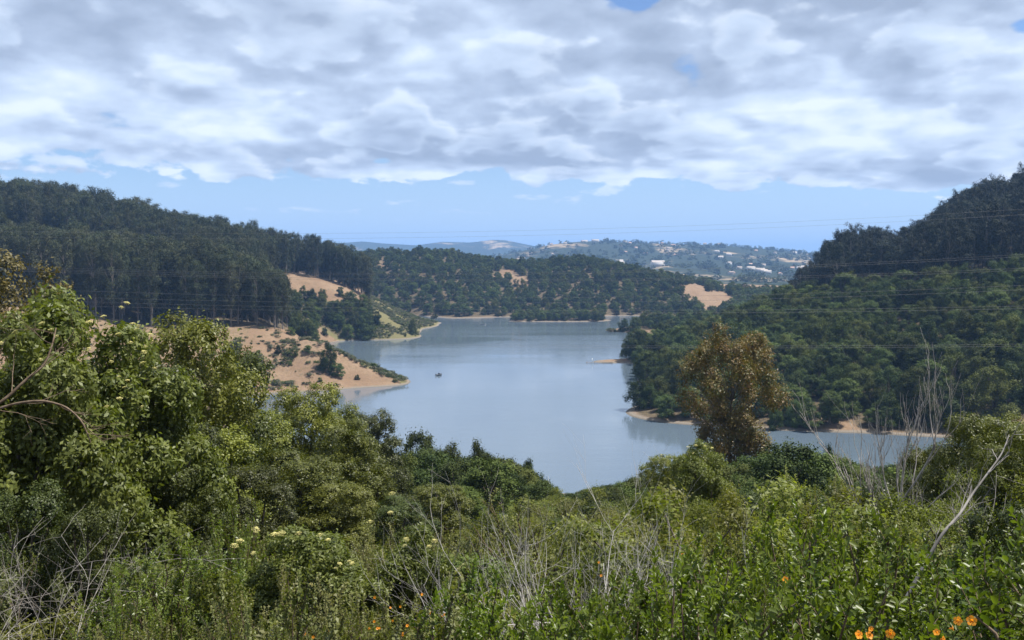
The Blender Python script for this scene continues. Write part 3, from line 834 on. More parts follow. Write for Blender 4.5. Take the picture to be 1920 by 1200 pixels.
# how much of each tree is seen: paint near to far into a coarse buffer
BW, BH = 640, 300
buf = np.zeros((BH, BW), bool)
def tgrid_block(X, Y, Z):
    t = np.linspace(.05, .97, 48)
    return bool((height(X * t, Y * t, False) > CAM_Z + (Z - CAM_Z) * t).any())
trees_ = []
for (X, Y, Z, zn, gx, gy, d) in cand:
    if zn in (1, 2):
        edge_f = 1.0
        if zn == 1 and gx > 480 and Y < 640: edge_f = .82
        H = (rng.uniform(34, 47) if zn == 1 else rng.uniform(27, 42)) * edge_f
        if zn == 1 and Y > 640: H = rng.uniform(26, 38)
        if zn == 2 and gx < 1540: H = rng.uniform(17, 26)
        Wm = H * rng.uniform(.26, .40) * (1.25 if zn == 2 else 1)
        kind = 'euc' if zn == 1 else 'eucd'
        base = .25
    else:
        kind = 'bay' if rng.uniform() < (.34 if zn in (3, 6, 7) else (.55 if Z < 26 else .18)) else 'oak'
        H = rng.choice([rng.uniform(6, 9), rng.uniform(9, 13), rng.uniform(12, 17)], p=[.3, .45, .25]) if zn in (3, 6) else rng.uniform(7, 12.5)
        if zn == 5: H = rng.uniform(7, 10)
        if zn == 6: H *= .85
        Wm = max(7.5, H * rng.uniform(.85, 1.3))
        base = .12
    lim = None
    if zn == 1 and Y < 640: lim = np.interp(gx, [-250, 0, 100, 300, 400, 470, 540, 560], [400, 420, 428, 450, 462, 482, 520, 560])
    elif zn == 1: lim = np.interp(gx, [-250, 0, 90, 200, 300, 400, 560, 650, 700], [330, 338, 336, 362, 392, 408, 432, 452, 500])
    elif zn == 2: lim = np.interp(gx, [1470, 1500, 1540, 1590, 1640, 1690, 1740, 1770, 1860, 1920, 2100], [535, 495, 462, 415, 430, 440, 408, 365, 325, 318, 300])
    if lim is not None:
        top_lim = CAM_Z + (490 - lim - rng.uniform(-5, 22)) * d / FPX
        H = max(9.0, min(H, top_lim - Z)) * (rng.uniform(.72, 1.04) if zn == 2 else 1.0); Wm = max(Wm * .8, H * .26)
    ix0 = int((gx - Wm * .5 / d * FPX + 0) / 3); ix1 = int((gx + Wm * .5 / d * FPX) / 3) + 1
    iy1 = int((gy - base * H / d * FPX - 300) / 1.2); iy0 = int((gy - H / d * FPX - 300) / 1.2)
    ix0c, ix1c, iy0c, iy1c = max(0, ix0), min(BW, ix1), max(0, iy0), min(BH, iy1)
    vis = 0
    if ix1c > ix0c and iy1c > iy0c:
        blk = buf[iy0c:iy1c, ix0c:ix1c]
        vis = int((~blk).sum())
        if vis:
            if tgrid_block(X, Y, Z + H * .9): vis = 0
            else:
                hh, ww = blk.shape
                yy, xx = np.mgrid[0:hh, 0:ww]
                e = ((xx + .5) / ww - .5) ** 2 * 4 + ((yy + .5) / hh - .5) ** 2 * 4
                buf[iy0c:iy1c, ix0c:ix1c] |= e < .85
    trees_.append((kind, X, Y, Z, zn, gx, gy, d, H, Wm, vis))
PROTO = dict(euc=EUC, eucd=EUCD, oak=OAK, bay=BAY)
# the specimen trees placed by hand below count towards the limit of each kind
LIMIT = dict(euc=225, eucd=70, oak=235, bay=230)
FULL = dict(euc='eucalyptus_tree', eucd='eucalyptus_tree', oak='oak_tree', bay='bay_tree')
def forest_label(kind, zn, gx, gy, Y):
    if kind == 'euc':
        if Y < 640:
            if gx < 180: return 'tall eucalyptus in the front left grove behind the flowering elderberry', 'front left grove, behind the elderberry'
            if gx < 400: return 'tall dark eucalyptus in the front left grove above the shaded bank', 'front left grove, middle'
            return 'tall dark eucalyptus at the right end of the front left grove', 'front left grove, right end'
        if gx > 545: return 'eucalyptus on the knoll above the upper tan slope', 'eucalyptus on the tan knoll'
        if gx > 300: return 'slender eucalyptus on the descending part of the left ridge', 'left ridge, descending part'
        return 'eucalyptus on the highest part of the left ridge against the sky', 'left ridge, highest part'
    if kind == 'eucd':
        if gx < 1540: return 'small dark eucalyptus at the low left end of the right hilltop', 'right hilltop, low end'
        if gx < 1730: return 'dark eucalyptus on the middle of the right hilltop', 'right hilltop, middle'
        return 'dark eucalyptus on the highest part of the right hilltop', 'right hilltop, highest part'
    col = 'dark green oak' if kind == 'oak' else 'lighter green bay laurel'
    nm = 'oaks' if kind == 'oak' else 'bay trees'
    if zn == 5: return 'small %s on the low wooded island' % col, nm + ' on the island'
    if zn == 7: return '%s in the gully of the second left spur' % col, nm + ' in the left gully'
    if zn == 4:
        if gx < 960: return '%s on the left half of the middle wooded hill' % col, nm + ' on the middle hill, left half'
        return '%s on the right half of the middle wooded hill' % col, nm + ' on the middle hill, right half'
    if zn == 6: return '%s on the low ground beyond the sand spit' % col, nm + ' beyond the spit'
    if gx < 1330: return '%s on the wooded point beside the sand spit' % col, nm + ' on the right point'
    if gy > 700: return '%s low on the right hillside near the shore' % col, nm + ' low on the right hillside'
    if gx < 1620: return '%s halfway up the left part of the right hillside' % col, nm + ' halfway up the right hillside, left part'
    return '%s high on the right hillside below the eucalyptus' % col, nm + ' high on the right hillside'
def direction(px, py, lm):
    """where (px, py) lies from the nearest landmark (x, y, name) of the photograph"""
    lx, ly, nm = min(lm, key=lambda q: (q[0] - px) ** 2 + (1.3 * (q[1] - py)) ** 2)
    ddx, ddy = px - lx, 1.3 * (py - ly)
    h = 'left' if ddx < 0 else 'right'; v = 'above' if ddy < 0 else 'below'
    if abs(ddx) > 2.2 * abs(ddy): w = h + ' of'
    elif abs(ddy) > 2.2 * abs(ddx): w = v
    else: w = v + ' and ' + h + ' of'
    if v == w: pass
    r = math.hypot(ddx, ddy)
    return ('just ' if r < 38 else ('well ' if r > 95 else '')) + w + ' ' + nm
FAR_LM = [(1150, 680, 'the sand spit'), (1378, 690, 'the russet tree'), (1640, 720, 'the tall dead tree'), (1590, 800, 'the shore path'), (1180, 612, 'the small point'), (955, 515, 'the bare patch'),
          (1325, 560, 'the bare slope'), (1050, 600, 'the island'), (620, 540, 'the tan knoll'), (590, 620, 'the gully mouth'), (760, 474, 'the bald crest'), (1600, 430, 'the skyline crown'), (1720, 440, 'the skyline dip'), (1850, 335, 'the highest crown'),
          (1480, 540, 'the hilltop end'), (1900, 600, 'the right edge trees'), (1740, 600, 'the upper wires'), (140, 540, 'the elderberry top'), (420, 610, 'the shaded bank'), (85, 345, 'the highest left crown'), (400, 415, 'the ridge middle'), (250, 470, 'the grove middle'), (530, 540, 'the tan gap')]
rest = dict(euc=[], eucd=[], oak=[], bay=[])
for kind in PROTO:
    lst = [t for t in trees_ if t[0] == kind]
    lst.sort(key=lambda t: -t[10])
    for i, (kd, X, Y, Z, zn, gx, gy, d, H, Wm, vis) in enumerate(lst):
        if i < LIMIT[kind] and vis > 12:
            lb, gr = forest_label(kind, zn, gx, gy, Y)
            base_ = {'euc': 'eucalyptus on the left hill', 'eucd': 'dark eucalyptus on the right hilltop', 'oak': 'dark oak', 'bay': 'light bay tree'}[kind]
            if kind in ('oak', 'bay'): base_ += {3: ' on the right hill', 4: ' on the middle hill', 5: ' on the island', 6: ' at right', 7: ' on the second spur'}[int(zn)]
            sz_ = 'tall ' if H > (38 if kind[:3] == 'euc' else 12.5) else ('small ' if H < (24 if kind[:3] == 'euc' else 8.5) else '')
            lb = sz_ + base_ + ', ' + direction(gx, gy - .6 * H / d * FPX, FAR_LM)
            if len(lb.split()) > 16: lb = lb.replace(', just ', ', ').replace(', well ', ', ')
            if len(lb.split()) > 16: lb = lb.replace('dark eucalyptus', 'eucalyptus')
            pr = PROTO[kind][rng.integers(0, len(PROTO[kind]))]
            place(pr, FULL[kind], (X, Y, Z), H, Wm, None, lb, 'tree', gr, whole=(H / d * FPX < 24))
        else:
            rest[kind].append((X, Y, Z, Wm, H))
def rest_stuff(name, label, kinds):
    pts = []; sc = []; pr = []
    for k in kinds:
        for (X, Y, Z, Wm, H) in rest[k]:
            q = PROTO[k][0]
            pts.append((X, Y, Z)); sc.append((Wm / (2 * q['R']), Wm / (2 * q['R']), H / q['H']))
    if pts:
        stuff(name, label, 'woodland', pts, sc, [q['one'] for q in PROTO[kinds[0]]])
rest_stuff('eucalyptus_wood', 'mass of eucalyptus filling in behind the left grove', ['euc'])
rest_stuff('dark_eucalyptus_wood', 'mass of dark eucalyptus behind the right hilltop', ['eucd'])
rest_stuff('oak_wood', 'mass of small oaks filling the wooded hills', ['oak'])
rest_stuff('bay_wood', 'mass of small bay trees filling the wooded hills', ['bay'])
print('TREES', {k: (sum(1 for t in trees_ if t[0] == k), len(rest[k])) for k in PROTO})

# far woods on the hazy hills
n = 5200
fx = rng.uniform(-.75, .75, n); fy = rng.uniform(1900, 4700, n)
Xf = fx * fy; dens = fbm(Xf / 260, fy / 420, 4, 5)
kp = rng.uniform(size=n) < np.clip((dens - .36) * 5, 0, 1)
Xf = Xf[kp]; fy = fy[kp]; Zf = far_height(Xf, fy)
sc = rng.uniform(.8, 1.7, len(Xf))
stuff('far_woodland', 'bluish far-off woodland on the hazy hills', 'woodland', np.stack([Xf, fy, Zf - .5], 1), np.stack([sc * 1.3, sc * 1.3, sc], 1), [q['one'] for q in FARWOOD])
# ------------------------------------------------------------------ bushes and single trees on the tan spurs and along the shores
def foot(px, py):
    """ground point seen at a photo pixel (marches the terrain)"""
    Y = np.linspace(250, 1300, 1400)
    u = (px - 960) / FPX; v = (600 - py) / FPX
    t = Y / (CT + v * ST)
    Z = CAM_Z + t * (v * CT - ST); X = u * t
    h = height(X, Y)
    k = np.nonzero(h >= Z)[0]
    i = k[0] if len(k) else len(Y) - 1
    return X[i], Y[i], h[i]
SPUR = [  # photo x, foot y, width px, height px, kind, label
    (441, 656, 26, 17, 'oak', 'low round bush at the left end of the lower tan slope'),
    (480, 706, 42, 44, 'oak', 'big dark oak on the left of the lower tan slope'),
    (470, 733, 21, 27, 'bay', 'small round bright oak at the waterline of the lower tan slope'),
    (521, 663, 16, 17, 'oak', 'small bush high on the lower tan slope, left of two others'),
    (553, 668, 22, 15, 'oak', 'small bush high on the lower tan slope, middle of three'),
    (579, 661, 22, 14, 'bay', 'small bush high on the lower tan slope, right of two others'),
    (614, 696, 42, 56, 'oak', 'tall dark oak standing on the crest of the lower tan slope'),
    (632, 708, 30, 28, 'bay', 'grey green oak at the foot of the tall crest oak'),
    (600, 716, 10, 10, 'oak', 'tiny bush below the tall crest oak'),
    (670, 712, 12, 10, 'oak', 'tiny bush near the tip of the lower tan spur'),
    (740, 716, 12, 7, 'oak', 'low bush at the very tip of the lower tan spur'),
    (430, 700, 44, 44, 'bay', 'brownish bush mass left of the big dark oak'),
    (452, 722, 24, 40, 'oak', 'slim dark oak between the bush mass and the waterline'),
    (552, 579, 22, 32, 'oak', 'upright dark oak at the head of the left gully'),
    (562, 622, 27, 34, 'oak', 'dark oak halfway down the left gully'),
    (545, 628, 22, 16, 'bay', 'low bush left of the gully oak'),
    (609, 630, 14, 16, 'oak', 'small round oak at the mouth of the left gully'),
    (584, 556, 12, 13, 'oak', 'tiny dark oak below the knoll eucalyptus'),
    (604, 564, 22, 22, 'oak', 'round oak under the upper tan slope, left of two'),
    (638, 556, 18, 19, 'oak', 'round oak standing alone on the upper tan slope'),
    (707, 609, 20, 28, 'oak', 'dark oak alone on the scrubby face of the second spur'),
    (688, 637, 42, 30, 'oak', 'wide dark oak at the waterline of the second spur'),
    (652, 636, 27, 30, 'bay', 'bright oak at the waterline of the second spur'),
    (774, 627, 18, 30, 'oak', 'dark bush on the edge of the second spur'),
    (815, 602, 16, 14, 'oak', 'small bush on the rocky tip of the farther point'),
    (1146, 623, 24, 9, 'bay', 'low bush on the end of the small right point'),
    (1170, 621, 26, 24, 'oak', 'round oak on the small right point, nearest the water'),
    (1191, 621, 26, 27, 'bay', 'bright green oak on the small right point'),
    (1174, 671, 24, 36, 'oak', 'oak with clear trunk at the waterside behind the sand spit'),
    (1192, 674, 32, 44, 'oak', 'second oak with clear trunk behind the sand spit'),
    (1520, 806, 50, 44, 'bay', 'bright green rounded tree by the shore path'),
    (1490, 800, 40, 50, 'bay', 'pale green tree left of the shore path'),
    (1455, 806, 34, 40, 'oak', 'small dark tree at the water left of the pale trees'),
]
for (px, py, w, h, kd, lb) in SPUR:
    X, Y, Z = foot(px, py)
    place(PROTO[kd][rng.integers(0, len(PROTO[kd]))], FULL[kd] if h > 12 else 'bush', (X, Y, Z - .2), h * Y / FPX, w * Y / FPX, None, lb, 'tree' if h > 20 else 'bush', None, whole=(h < 20))

def make_bush(seed, mat='scrub', nl=6):
    global rng
    rng = np.random.default_rng(seed)
    lobes = [(rng.normal(0, .45), rng.normal(0, .45), rng.uniform(.25, .75), rng.uniform(.3, .55)) for _ in range(nl)]
    G = Geo(); lobed_foliage(G, lobes, 12, .16, 9, .17, .12, .9, .4)
    return G.build('scrub_whole', [M[mat]])
SCRUB = [make_bush(500 + i) for i in range(3)] + [make_bush(510, 'oak'), make_bush(511, 'bay')]
rng = np.random.default_rng(31)
X, Y = jitter_grid(-220, -40, 395, 880, 2.3)
Z = height(X, Y); gx, gy, d = project(X, Y, Z)
pn = fbm(X / 14, Y / 14, 3, 9)
spur2 = (Y > 672) & (Z > 1.0) & (gx > 600) & (gx < 835) & ~((gy < 566) & (gx < 690)) & (pn > .36)
crest1 = (Y < 520) & (Y > 400) & (Z > .9) & (gx > 628) & (gx < 765) & (gy < 652 + (gx - 628) * .50 + 8) & (pn > .34)
low1 = (Y < 480) & (Z > 1.2) & (gx > 410) & (gx < 640) & (((pn > .60) & (gx < 560)) | (rng.uniform(size=len(X)) < .15)) & (gy > 640)
kp = spur2 | crest1 | low1
sc = rng.uniform(.7, 1.9, kp.sum())
stuff('spur_scrub', 'low grey green scrub dotting the two left spurs', 'scrub', np.stack([X, Y, Z - .1], 1)[kp], np.stack([sc * 1.15, sc * 1.15, sc], 1), SCRUB)
# sparse tufts over the left bank
X, Y = jitter_grid(-330, -90, 330, 480, 5.0)
Z = height(X, Y); kp = (Z > 2) & (rng.uniform(size=len(X)) < .35)
sc = rng.uniform(.5, 2.0, kp.sum())
stuff('bank_scrub', 'scattered low scrub on the left bank', 'scrub', np.stack([X, Y, Z - .1], 1)[kp], np.stack([sc * 1.2, sc * 1.2, sc], 1), SCRUB)

# ------------------------------------------------------------------ foreground plants
def shoots(G, P0, D, Ln, nl, L, Wd, m=0, six=True, splay=.9):
    S = len(P0)
    D = nrm(D)
    ref = np.where(np.abs(D[:, 2:3]) < .85, np.array([[0, 0, 1.0]]), np.array([[1.0, 0, 0]]))
    a = nrm(np.cross(D, ref)); b = np.cross(D, a)
    k = np.repeat(np.arange(S), nl); j = np.tile(np.arange(nl), S)
    t = (j + .5) / nl
    phi = j * 2.4 + rng.uniform(0, 6.28, S)[k]
    rad = np.cos(phi)[:, None] * a[k] + np.sin(phi)[:, None] * b[k]
    pos = P0[k] + D[k] * (t * Ln[k])[:, None] + rng.normal(0, .006, (S * nl, 3))
    td = D[k] * (.25 + .8 * t[:, None]) + rad * splay + rng.normal(0, .22, (S * nl, 3))
    nn = D[k] * .9 - rad * .25 + np.array([0, 0, .35]) + rng.normal(0, .28, (S * nl, 3))
    sz = rng.uniform(.6, 1.15, S * nl) * (1.08 - .35 * t)
    ti = np.clip(rng.normal(.45, .15, S)[k] + .25 * (t - .5) + rng.normal(0, .12, S * nl), 0, 1)
    if six: leaves6(G, pos, td, nn, L * sz, Wd * sz, ti, m)
    else: cards(G, pos + nrm(td) * (L * sz * .5)[:, None], nn, L * sz, Wd * sz, ti, td, fold=.15, m=m)

def make_shrub(seed, H, R, nstem, nshoot, slen, nl, L, Wd, mat, six=True, lean=.35, low=.3, splay=.9, stem_r=.011):
    global rng
    rng = np.random.default_rng(seed)
    Gs = Geo(); Gl = Geo()
    P0 = []; D = []; Ln = []
    for q in range(nstem):
        a = q * 2.4 + rng.normal(0, .4); rr = R * math.sqrt((q + .5) / nstem) * rng.uniform(.75, 1.1)
        hh = H * rng.uniform(.72, 1.0) * (1 - .28 * (rr / R) ** 2)
        b0 = np.array([math.cos(a), math.sin(a), 0]) * rr * .25
        tip = np.array([math.cos(a) * rr, math.sin(a) * rr, hh])
        pts = curve_pts(b0, tip, (math.cos(a) * rr * -.12, math.sin(a) * rr * -.12, hh * .06), 7, .02 * H)
        tube(Gs, pts, np.linspace(stem_r * H, stem_r * H * .25, 7), 5)
        for k in range(nshoot):
            t = low + (1 - low) * (k + rng.uniform(0, 1)) / nshoot
            f = t * 6; i = min(5, int(f)); p0 = pts[i] + (pts[i + 1] - pts[i]) * (f - i)
            tang = nrm(pts[i + 1] - pts[i])
            ph = rng.uniform(0, 6.28)
            d = tang * (.3 + .4 * t) + np.array([math.cos(ph), math.sin(ph), 0]) * (.95 - lean * t) + np.array([0, 0, rng.uniform(.0, .6)])
            ln = slen * rng.uniform(.6, 1.25)
            P0.append(p0); D.append(d); Ln.append(ln)
            dn = nrm(np.array(d))
            tube(Gs, np.stack([p0, p0 + dn * ln * .5, p0 + dn * ln * .95]), np.array([.004, .003, .0015]) * H * .5, 3)
    shoots(Gl, np.array(P0), np.array(D), np.array(Ln), nl, L, Wd, 0, six, splay)
    return dict(stem=Gs.build('shrub_stems', [M['twig']], True), leaf=Gl.build('shrub_leaves', [M[mat]]), H=H, R=R)

def place_shrub(pr, name, loc, H, Wm, label, group=None, cat='shrub', rz=None):
    o = empty(name, loc, rng.uniform(0, 6.283) if rz is None else rz, (Wm / (2 * pr['R']), Wm / (2 * pr['R']), H / pr['H']))
    obj('stem_cluster', pr['stem'], o); obj('foliage', pr['leaf'], o)
    tag(o, label, cat, group)
    return o

COFFEE = [make_shrub(600 + i, 2.2, .95, 16, 12, .28, 22, .078, .040, 'coffee', True, low=.30) for i in range(4)]
COYOTE = [make_shrub(620 + i, 2.4, 1.25, 22, 19, .30, 30, .062, .034, 'coyote', False, low=.16) for i in range(4)]
ROUND = []
for i in range(4):
    q = make_oak(630 + i, nl=15, H=2.4, R=1.35, nsub=34, nleaf=26, L=.062, Wd=.034, low=.05, mat='coyote', jit=.9, joined=False, subr=.12)
    ROUND.append(dict(stem=q['trunk'], leaf=q['crown'], H=2.4, R=1.35))
DROUND = []
for i in range(2):
    q = make_oak(636 + i, nl=13, H=2.4, R=1.35, nsub=34, nleaf=26, L=.075, Wd=.036, low=.05, mat='near_dark' if i else 'bay', jit=.9, joined=False, subr=.12)
    DROUND.append(dict(stem=q['trunk'], leaf=q['crown'], H=2.4, R=1.35))
THICK = [make_shrub(640 + i, 1.7, 1.15, 20, 16, .25, 30, .056, .034, 'thicket', False, low=.10, splay=1.1) for i in range(4)]
BAYS = [make_shrub(660 + i, 3.2, 1.3, 18, 20, .36, 26, .11, .042, 'coffee', False, low=.12) for i in range(2)]
MONK = [make_shrub(680 + i, 1.1, .55, 9, 8, .2, 20, .045, .014, 'thicket', True, low=.2) for i in range(2)]
def near_tree(seed, mat, **kw):
    d = dict(nl=38, H=9.0, R=3.35, nsub=58, nleaf=32, L=.125, Wd=.075, low=.04, mat=mat, jit=.6, joined=False, subr=.07, apart=.66, shell=(.80, 1.10))
    d.update(kw)
    return make_oak(seed, **d)
NOAK = [near_tree(700 + i, 'near_oak') for i in range(3)]
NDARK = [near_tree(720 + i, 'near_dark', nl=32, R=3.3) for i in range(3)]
ELDER = [near_tree(740 + i, 'elder', nl=30, H=5.5, R=2.0, nsub=66, nleaf=26, L=.115, Wd=.052, low=.1, jit=1.0) for i in range(2)]
RUSSET = make_euc(765, H=20, mat='russet', nl=46, L=.32, Wd=.13, spread=.26, start=.30, nsub=30, nleaf=28, bark='bark')
OLIVE = near_tree(770, 'olive', nl=30, H=14, R=5, L=.22, Wd=.10, nsub=60, nleaf=16)
rng = np.random.default_rng(41)

def gz(X, Y): return float(height(np.array([X]), np.array([Y]))[0])
def by_top(px, py_top, Y):
    X, _, zt = unproj(px, py_top, Y)
    zg = gz(X, Y)
    return X, zg, zt - zg

NEAR_TREES = [  # photo x, top y, distance, width px, prototypes, name, label
    (15, 448, 62, 150, [OLIVE], 'olive_tree', 'olive brown leafy tree cut by the left edge'),
    (60, 905, 15, 200, [NDARK[2]], 'oak_tree', 'dark oak added to deepen the black shade at the left edge'),  # dark foliage added here to deepen the shade under the trees
    (170, 960, 14.5, 150, [NDARK[0]], 'oak_tree', 'dark low oak added to deepen the black shade at left'),  # likewise added to darken the shaded hollow
    (352, 583, 30, 270, [NOAK[0]], 'oak_tree', 'big rounded leafy oak right of the flowering elderberry'),
    (425, 655, 36, 150, [NDARK[1]], 'oak_tree', 'brownish dark oak behind the big rounded leafy oak'),
    (295, 690, 24, 210, [NDARK[0]], 'oak_tree', 'dark shaded oak below the big rounded leafy oak'),
    (575, 722, 48, 150, [NOAK[1]], 'oak_tree', 'light tipped oak whose top stands before the tan shoreline'),
    (475, 765, 40, 220, [NOAK[2]], 'oak_tree', 'olive green oak left of the light tipped oak'),
    (655, 792, 44, 210, [NOAK[0]], 'oak_tree', 'sunlit oak below and right of the light tipped oak'),
    (700, 768, 72, 120, [NDARK[2]], 'oak_tree', 'dark glossy oak standing out against the lake'),
    (640, 760, 66, 110, [NOAK[2]], 'oak_tree', 'small oak between the light tipped oak and the dark glossy oak'),
    (560, 850, 36, 240, [NOAK[1]], 'oak_tree', 'broad sunlit oak in the middle of the left slope'),
    (400, 800, 28, 230, [NOAK[2]], 'oak_tree', 'olive oak in the middle of the left slope'),
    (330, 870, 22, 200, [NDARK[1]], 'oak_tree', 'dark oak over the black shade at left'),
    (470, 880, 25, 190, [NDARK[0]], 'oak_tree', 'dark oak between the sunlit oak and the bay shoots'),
    (640, 905, 34, 180, [NOAK[0]], 'oak_tree', 'sunlit oak above the low elderberry'),
    (745, 935, 40, 170, [NDARK[2]], 'oak_tree', 'dark oak left of the rounded oak by the bare gap'),
    (818, 908, 52, 150, [NOAK[1]], 'oak_tree', 'rounded oak in front of the shoreline oak clump'),
    (735, 820, 82, 90, [OAK[0]], 'oak_tree', 'dark oak at the left end of the shoreline clump'),
    (785, 812, 118, 95, [OAK[2]], 'oak_tree', 'rounded dark oak in the shoreline clump, second from left'),
    (845, 832, 128, 80, [OAK[4]], 'oak_tree', 'low dark oak in the middle of the shoreline clump'),
    (905, 822, 124, 75, [OAK[0]], 'oak_tree', 'tallest pale topped oak of the shoreline clump'),
    (950, 862, 122, 80, [OAK[2]], 'oak_tree', 'oak right of the tallest oak in the shoreline clump'),
    (992, 862, 128, 60, [OAK[4]], 'oak_tree', 'rightmost oak of the shoreline clump'),
    (905, 885, 100, 130, [OAK[4]], 'oak_tree', 'wide dark oak below the tallest shoreline oak'),
    (960, 905, 95, 110, [OAK[0]], 'oak_tree', 'low dark oak at the lower right of the shoreline clump'),
    (830, 870, 96, 110, [OAK[2]], 'oak_tree', 'grey green oak at the lower left of the shoreline clump'),
    (775, 880, 88, 80, [BAY[0]], 'oak_tree', 'small oak beside the bare tan gap'),
    (868, 915, 80, 90, [BAY[1]], 'oak_tree', 'pale grey green oak below the shoreline clump'),
    (1240, 852, 48, 120, [NOAK[1]], 'willow_bush', 'feathery green bush at the water edge right of centre'),
    (1312, 838, 46, 100, [NOAK[2]], 'willow_bush', 'feathery bush with white flowers left of the russet tree'),
    (1545, 832, 150, 42, [OAK[0]], 'oak_tree', 'small round dark bush before the right cove'),
    (1875, 778, 40, 150, [NOAK[2]], 'oak_tree', 'leafy tree between the two at the right edge'),
    (1830, 776, 34, 190, [NOAK[1]], 'oak_tree', 'green leafy tree rising at the right behind dead twigs'),
    (1925, 785, 26, 190, [NOAK[0]], 'oak_tree', 'green leafy tree cut by the right edge'),
    (1740, 835, 38, 150, [NOAK[2]], 'oak_tree', 'green bush right of the tall dead tree'),
    (1905, 940, 9.5, 190, [NDARK[1]], 'oak_tree', 'dark leafy bush at the right edge in the foreground'),
]
for (px, pt, Y, w, pr, nm, lb) in NEAR_TREES:
    X, zg, H = by_top(px, pt, Y)
    place(pr[0], nm, (X, Y, zg), H, max(w * Y / FPX * 1.12, .62 * H), None, lb, 'tree' if 'tree' in nm else 'bush')
X, zg, H = by_top(1378, 615, 118)
place(RUSSET, 'russet_tree', (X, 118, zg), H, 180 * 118 / FPX, 2.2, 'russet leaved open tree rising above the right thicket before the lake', 'tree')

# elderberries with cream flower heads
def make_umbel(seed):
    global rng
    rng = np.random.default_rng(seed)
    G = Geo()
    n = 90
    a = rng.uniform(0, 6.28, n); r = np.sqrt(rng.uniform(0, 1, n)) * .5
    c = np.stack([r * np.cos(a), r * np.sin(a), .16 * (1 - (r / .5) ** 2) + rng.normal(0, .02, n)], 1)
    cards(G, c, np.array([[0, 0, 1.0]]) + rng.normal(0, .35, (n, 3)), .12, .10, np.clip(rng.normal(.6, .25, n), 0, 1))
    for k in range(9):
        e = c[k] * np.array([.8, .8, .8])
        tube(G, np.stack([[0, 0, -.45], e * .4 + np.array([0, 0, -.2]), e]), [.012, .01, .007], 3, .1)
    return G.build('flower_head', [M['umbel']])
UMB = [make_umbel(800), make_umbel(801)]
rng = np.random.default_rng(51)
def hang(parent, child, P, k, rot):
    """puts a child at P (metres from the parent's foot, world axes) without the parent's stretch"""
    s_ = parent.scale
    child.matrix_parent_inverse = Matrix.Diagonal((1 / s_[0], 1 / s_[1], 1 / s_[2], 1)) @ Matrix.Rotation(-parent.rotation_euler[2], 4, 'Z')
    child.location = tuple(P); child.scale = (k, k, k); child.rotation_euler = rot
def elder(px, pt, Y, w, lb, heads, pr):
    X, zg, H = by_top(px, pt, Y)
    Wm = max(w * Y / FPX * 1.0, .60 * H)
    o = place(pr, 'elderberry_shrub', (X, Y, zg), H, Wm, None, lb, 'shrub')
    for (hx, hy, hs) in heads:          # each flower head stands on the outside of the crown, towards the light
        u = (hx - px) / (w * .5); u = max(-.97, min(.97, u))
        dpt = Y - math.sqrt(max(.05, 1 - u * u)) * Wm * .5 * .93
        P = np.array(unproj(hx, hy, dpt)) - np.array([X, Y, zg])
        hang(o, obj('flower_head', UMB[rng.integers(0, 2)], o), P, hs * dpt / FPX * .82, (rng.uniform(.1, .6), rng.normal(0, .2), rng.uniform(-.6, .6)))
    return o
elder(140, 545, 20, 290, 'tall flowering elderberry at left with cream flower heads', [(228, 576, 13), (194, 593, 14), (167, 604, 17), (238, 568, 14), (249, 607, 14), (259, 611, 13), (257, 617, 13), (222, 626, 14), (78, 606, 14), (142, 643, 12), (166, 654, 14), (283, 628, 16), (270, 660, 14), (268, 680, 14), (209, 678, 12), (223, 706, 9), (239, 713, 11), (233, 726, 9), (224, 747, 14), (266, 762, 9), (200, 762, 12), (273, 650, 10), (245, 642, 12)], ELDER[0])
elder(20, 600, 18, 230, 'lower flowering elderberry cut by the left edge', [(28, 622, 16), (2, 643, 12), (95, 618, 13), (76, 674, 10), (107, 630, 9)], ELDER[1])
elder(245, 640, 23, 190, 'elderberry in front of the big rounded oak', [(282, 640, 13), (290, 690, 10)], ELDER[1])
elder(590, 985, 13, 320, 'low elderberry in the lower left with flat cream flower heads', [(480, 993, 20), (515, 1002, 22), (528, 1000, 20), (450, 1014, 18), (440, 1023, 20), (475, 1037, 12), (600, 1003, 16), (694, 978, 15), (655, 1052, 10), (660, 1056, 12), (585, 1096, 16), (630, 1065, 10), (592, 1124, 12), (450, 1145, 12), (560, 1000, 16), (615, 1012, 14), (637, 1057, 12), (582, 1142, 10)], ELDER[0])
elder(770, 1000, 13.5, 230, 'low elderberry right of the first in the lower left', [(762, 1011, 14), (815, 1014, 16), (758, 1023, 12), (732, 961, 14), (735, 925, 16), (805, 1024, 12)], ELDER[1])
elder(1318, 834, 42, 80, 'small white flowered elderberry at the foot of the russet tree', [(1290, 838, 7), (1305, 835, 8), (1322, 836, 7), (1335, 840, 8), (1300, 850, 6), (1240, 853, 6)], ELDER[1])

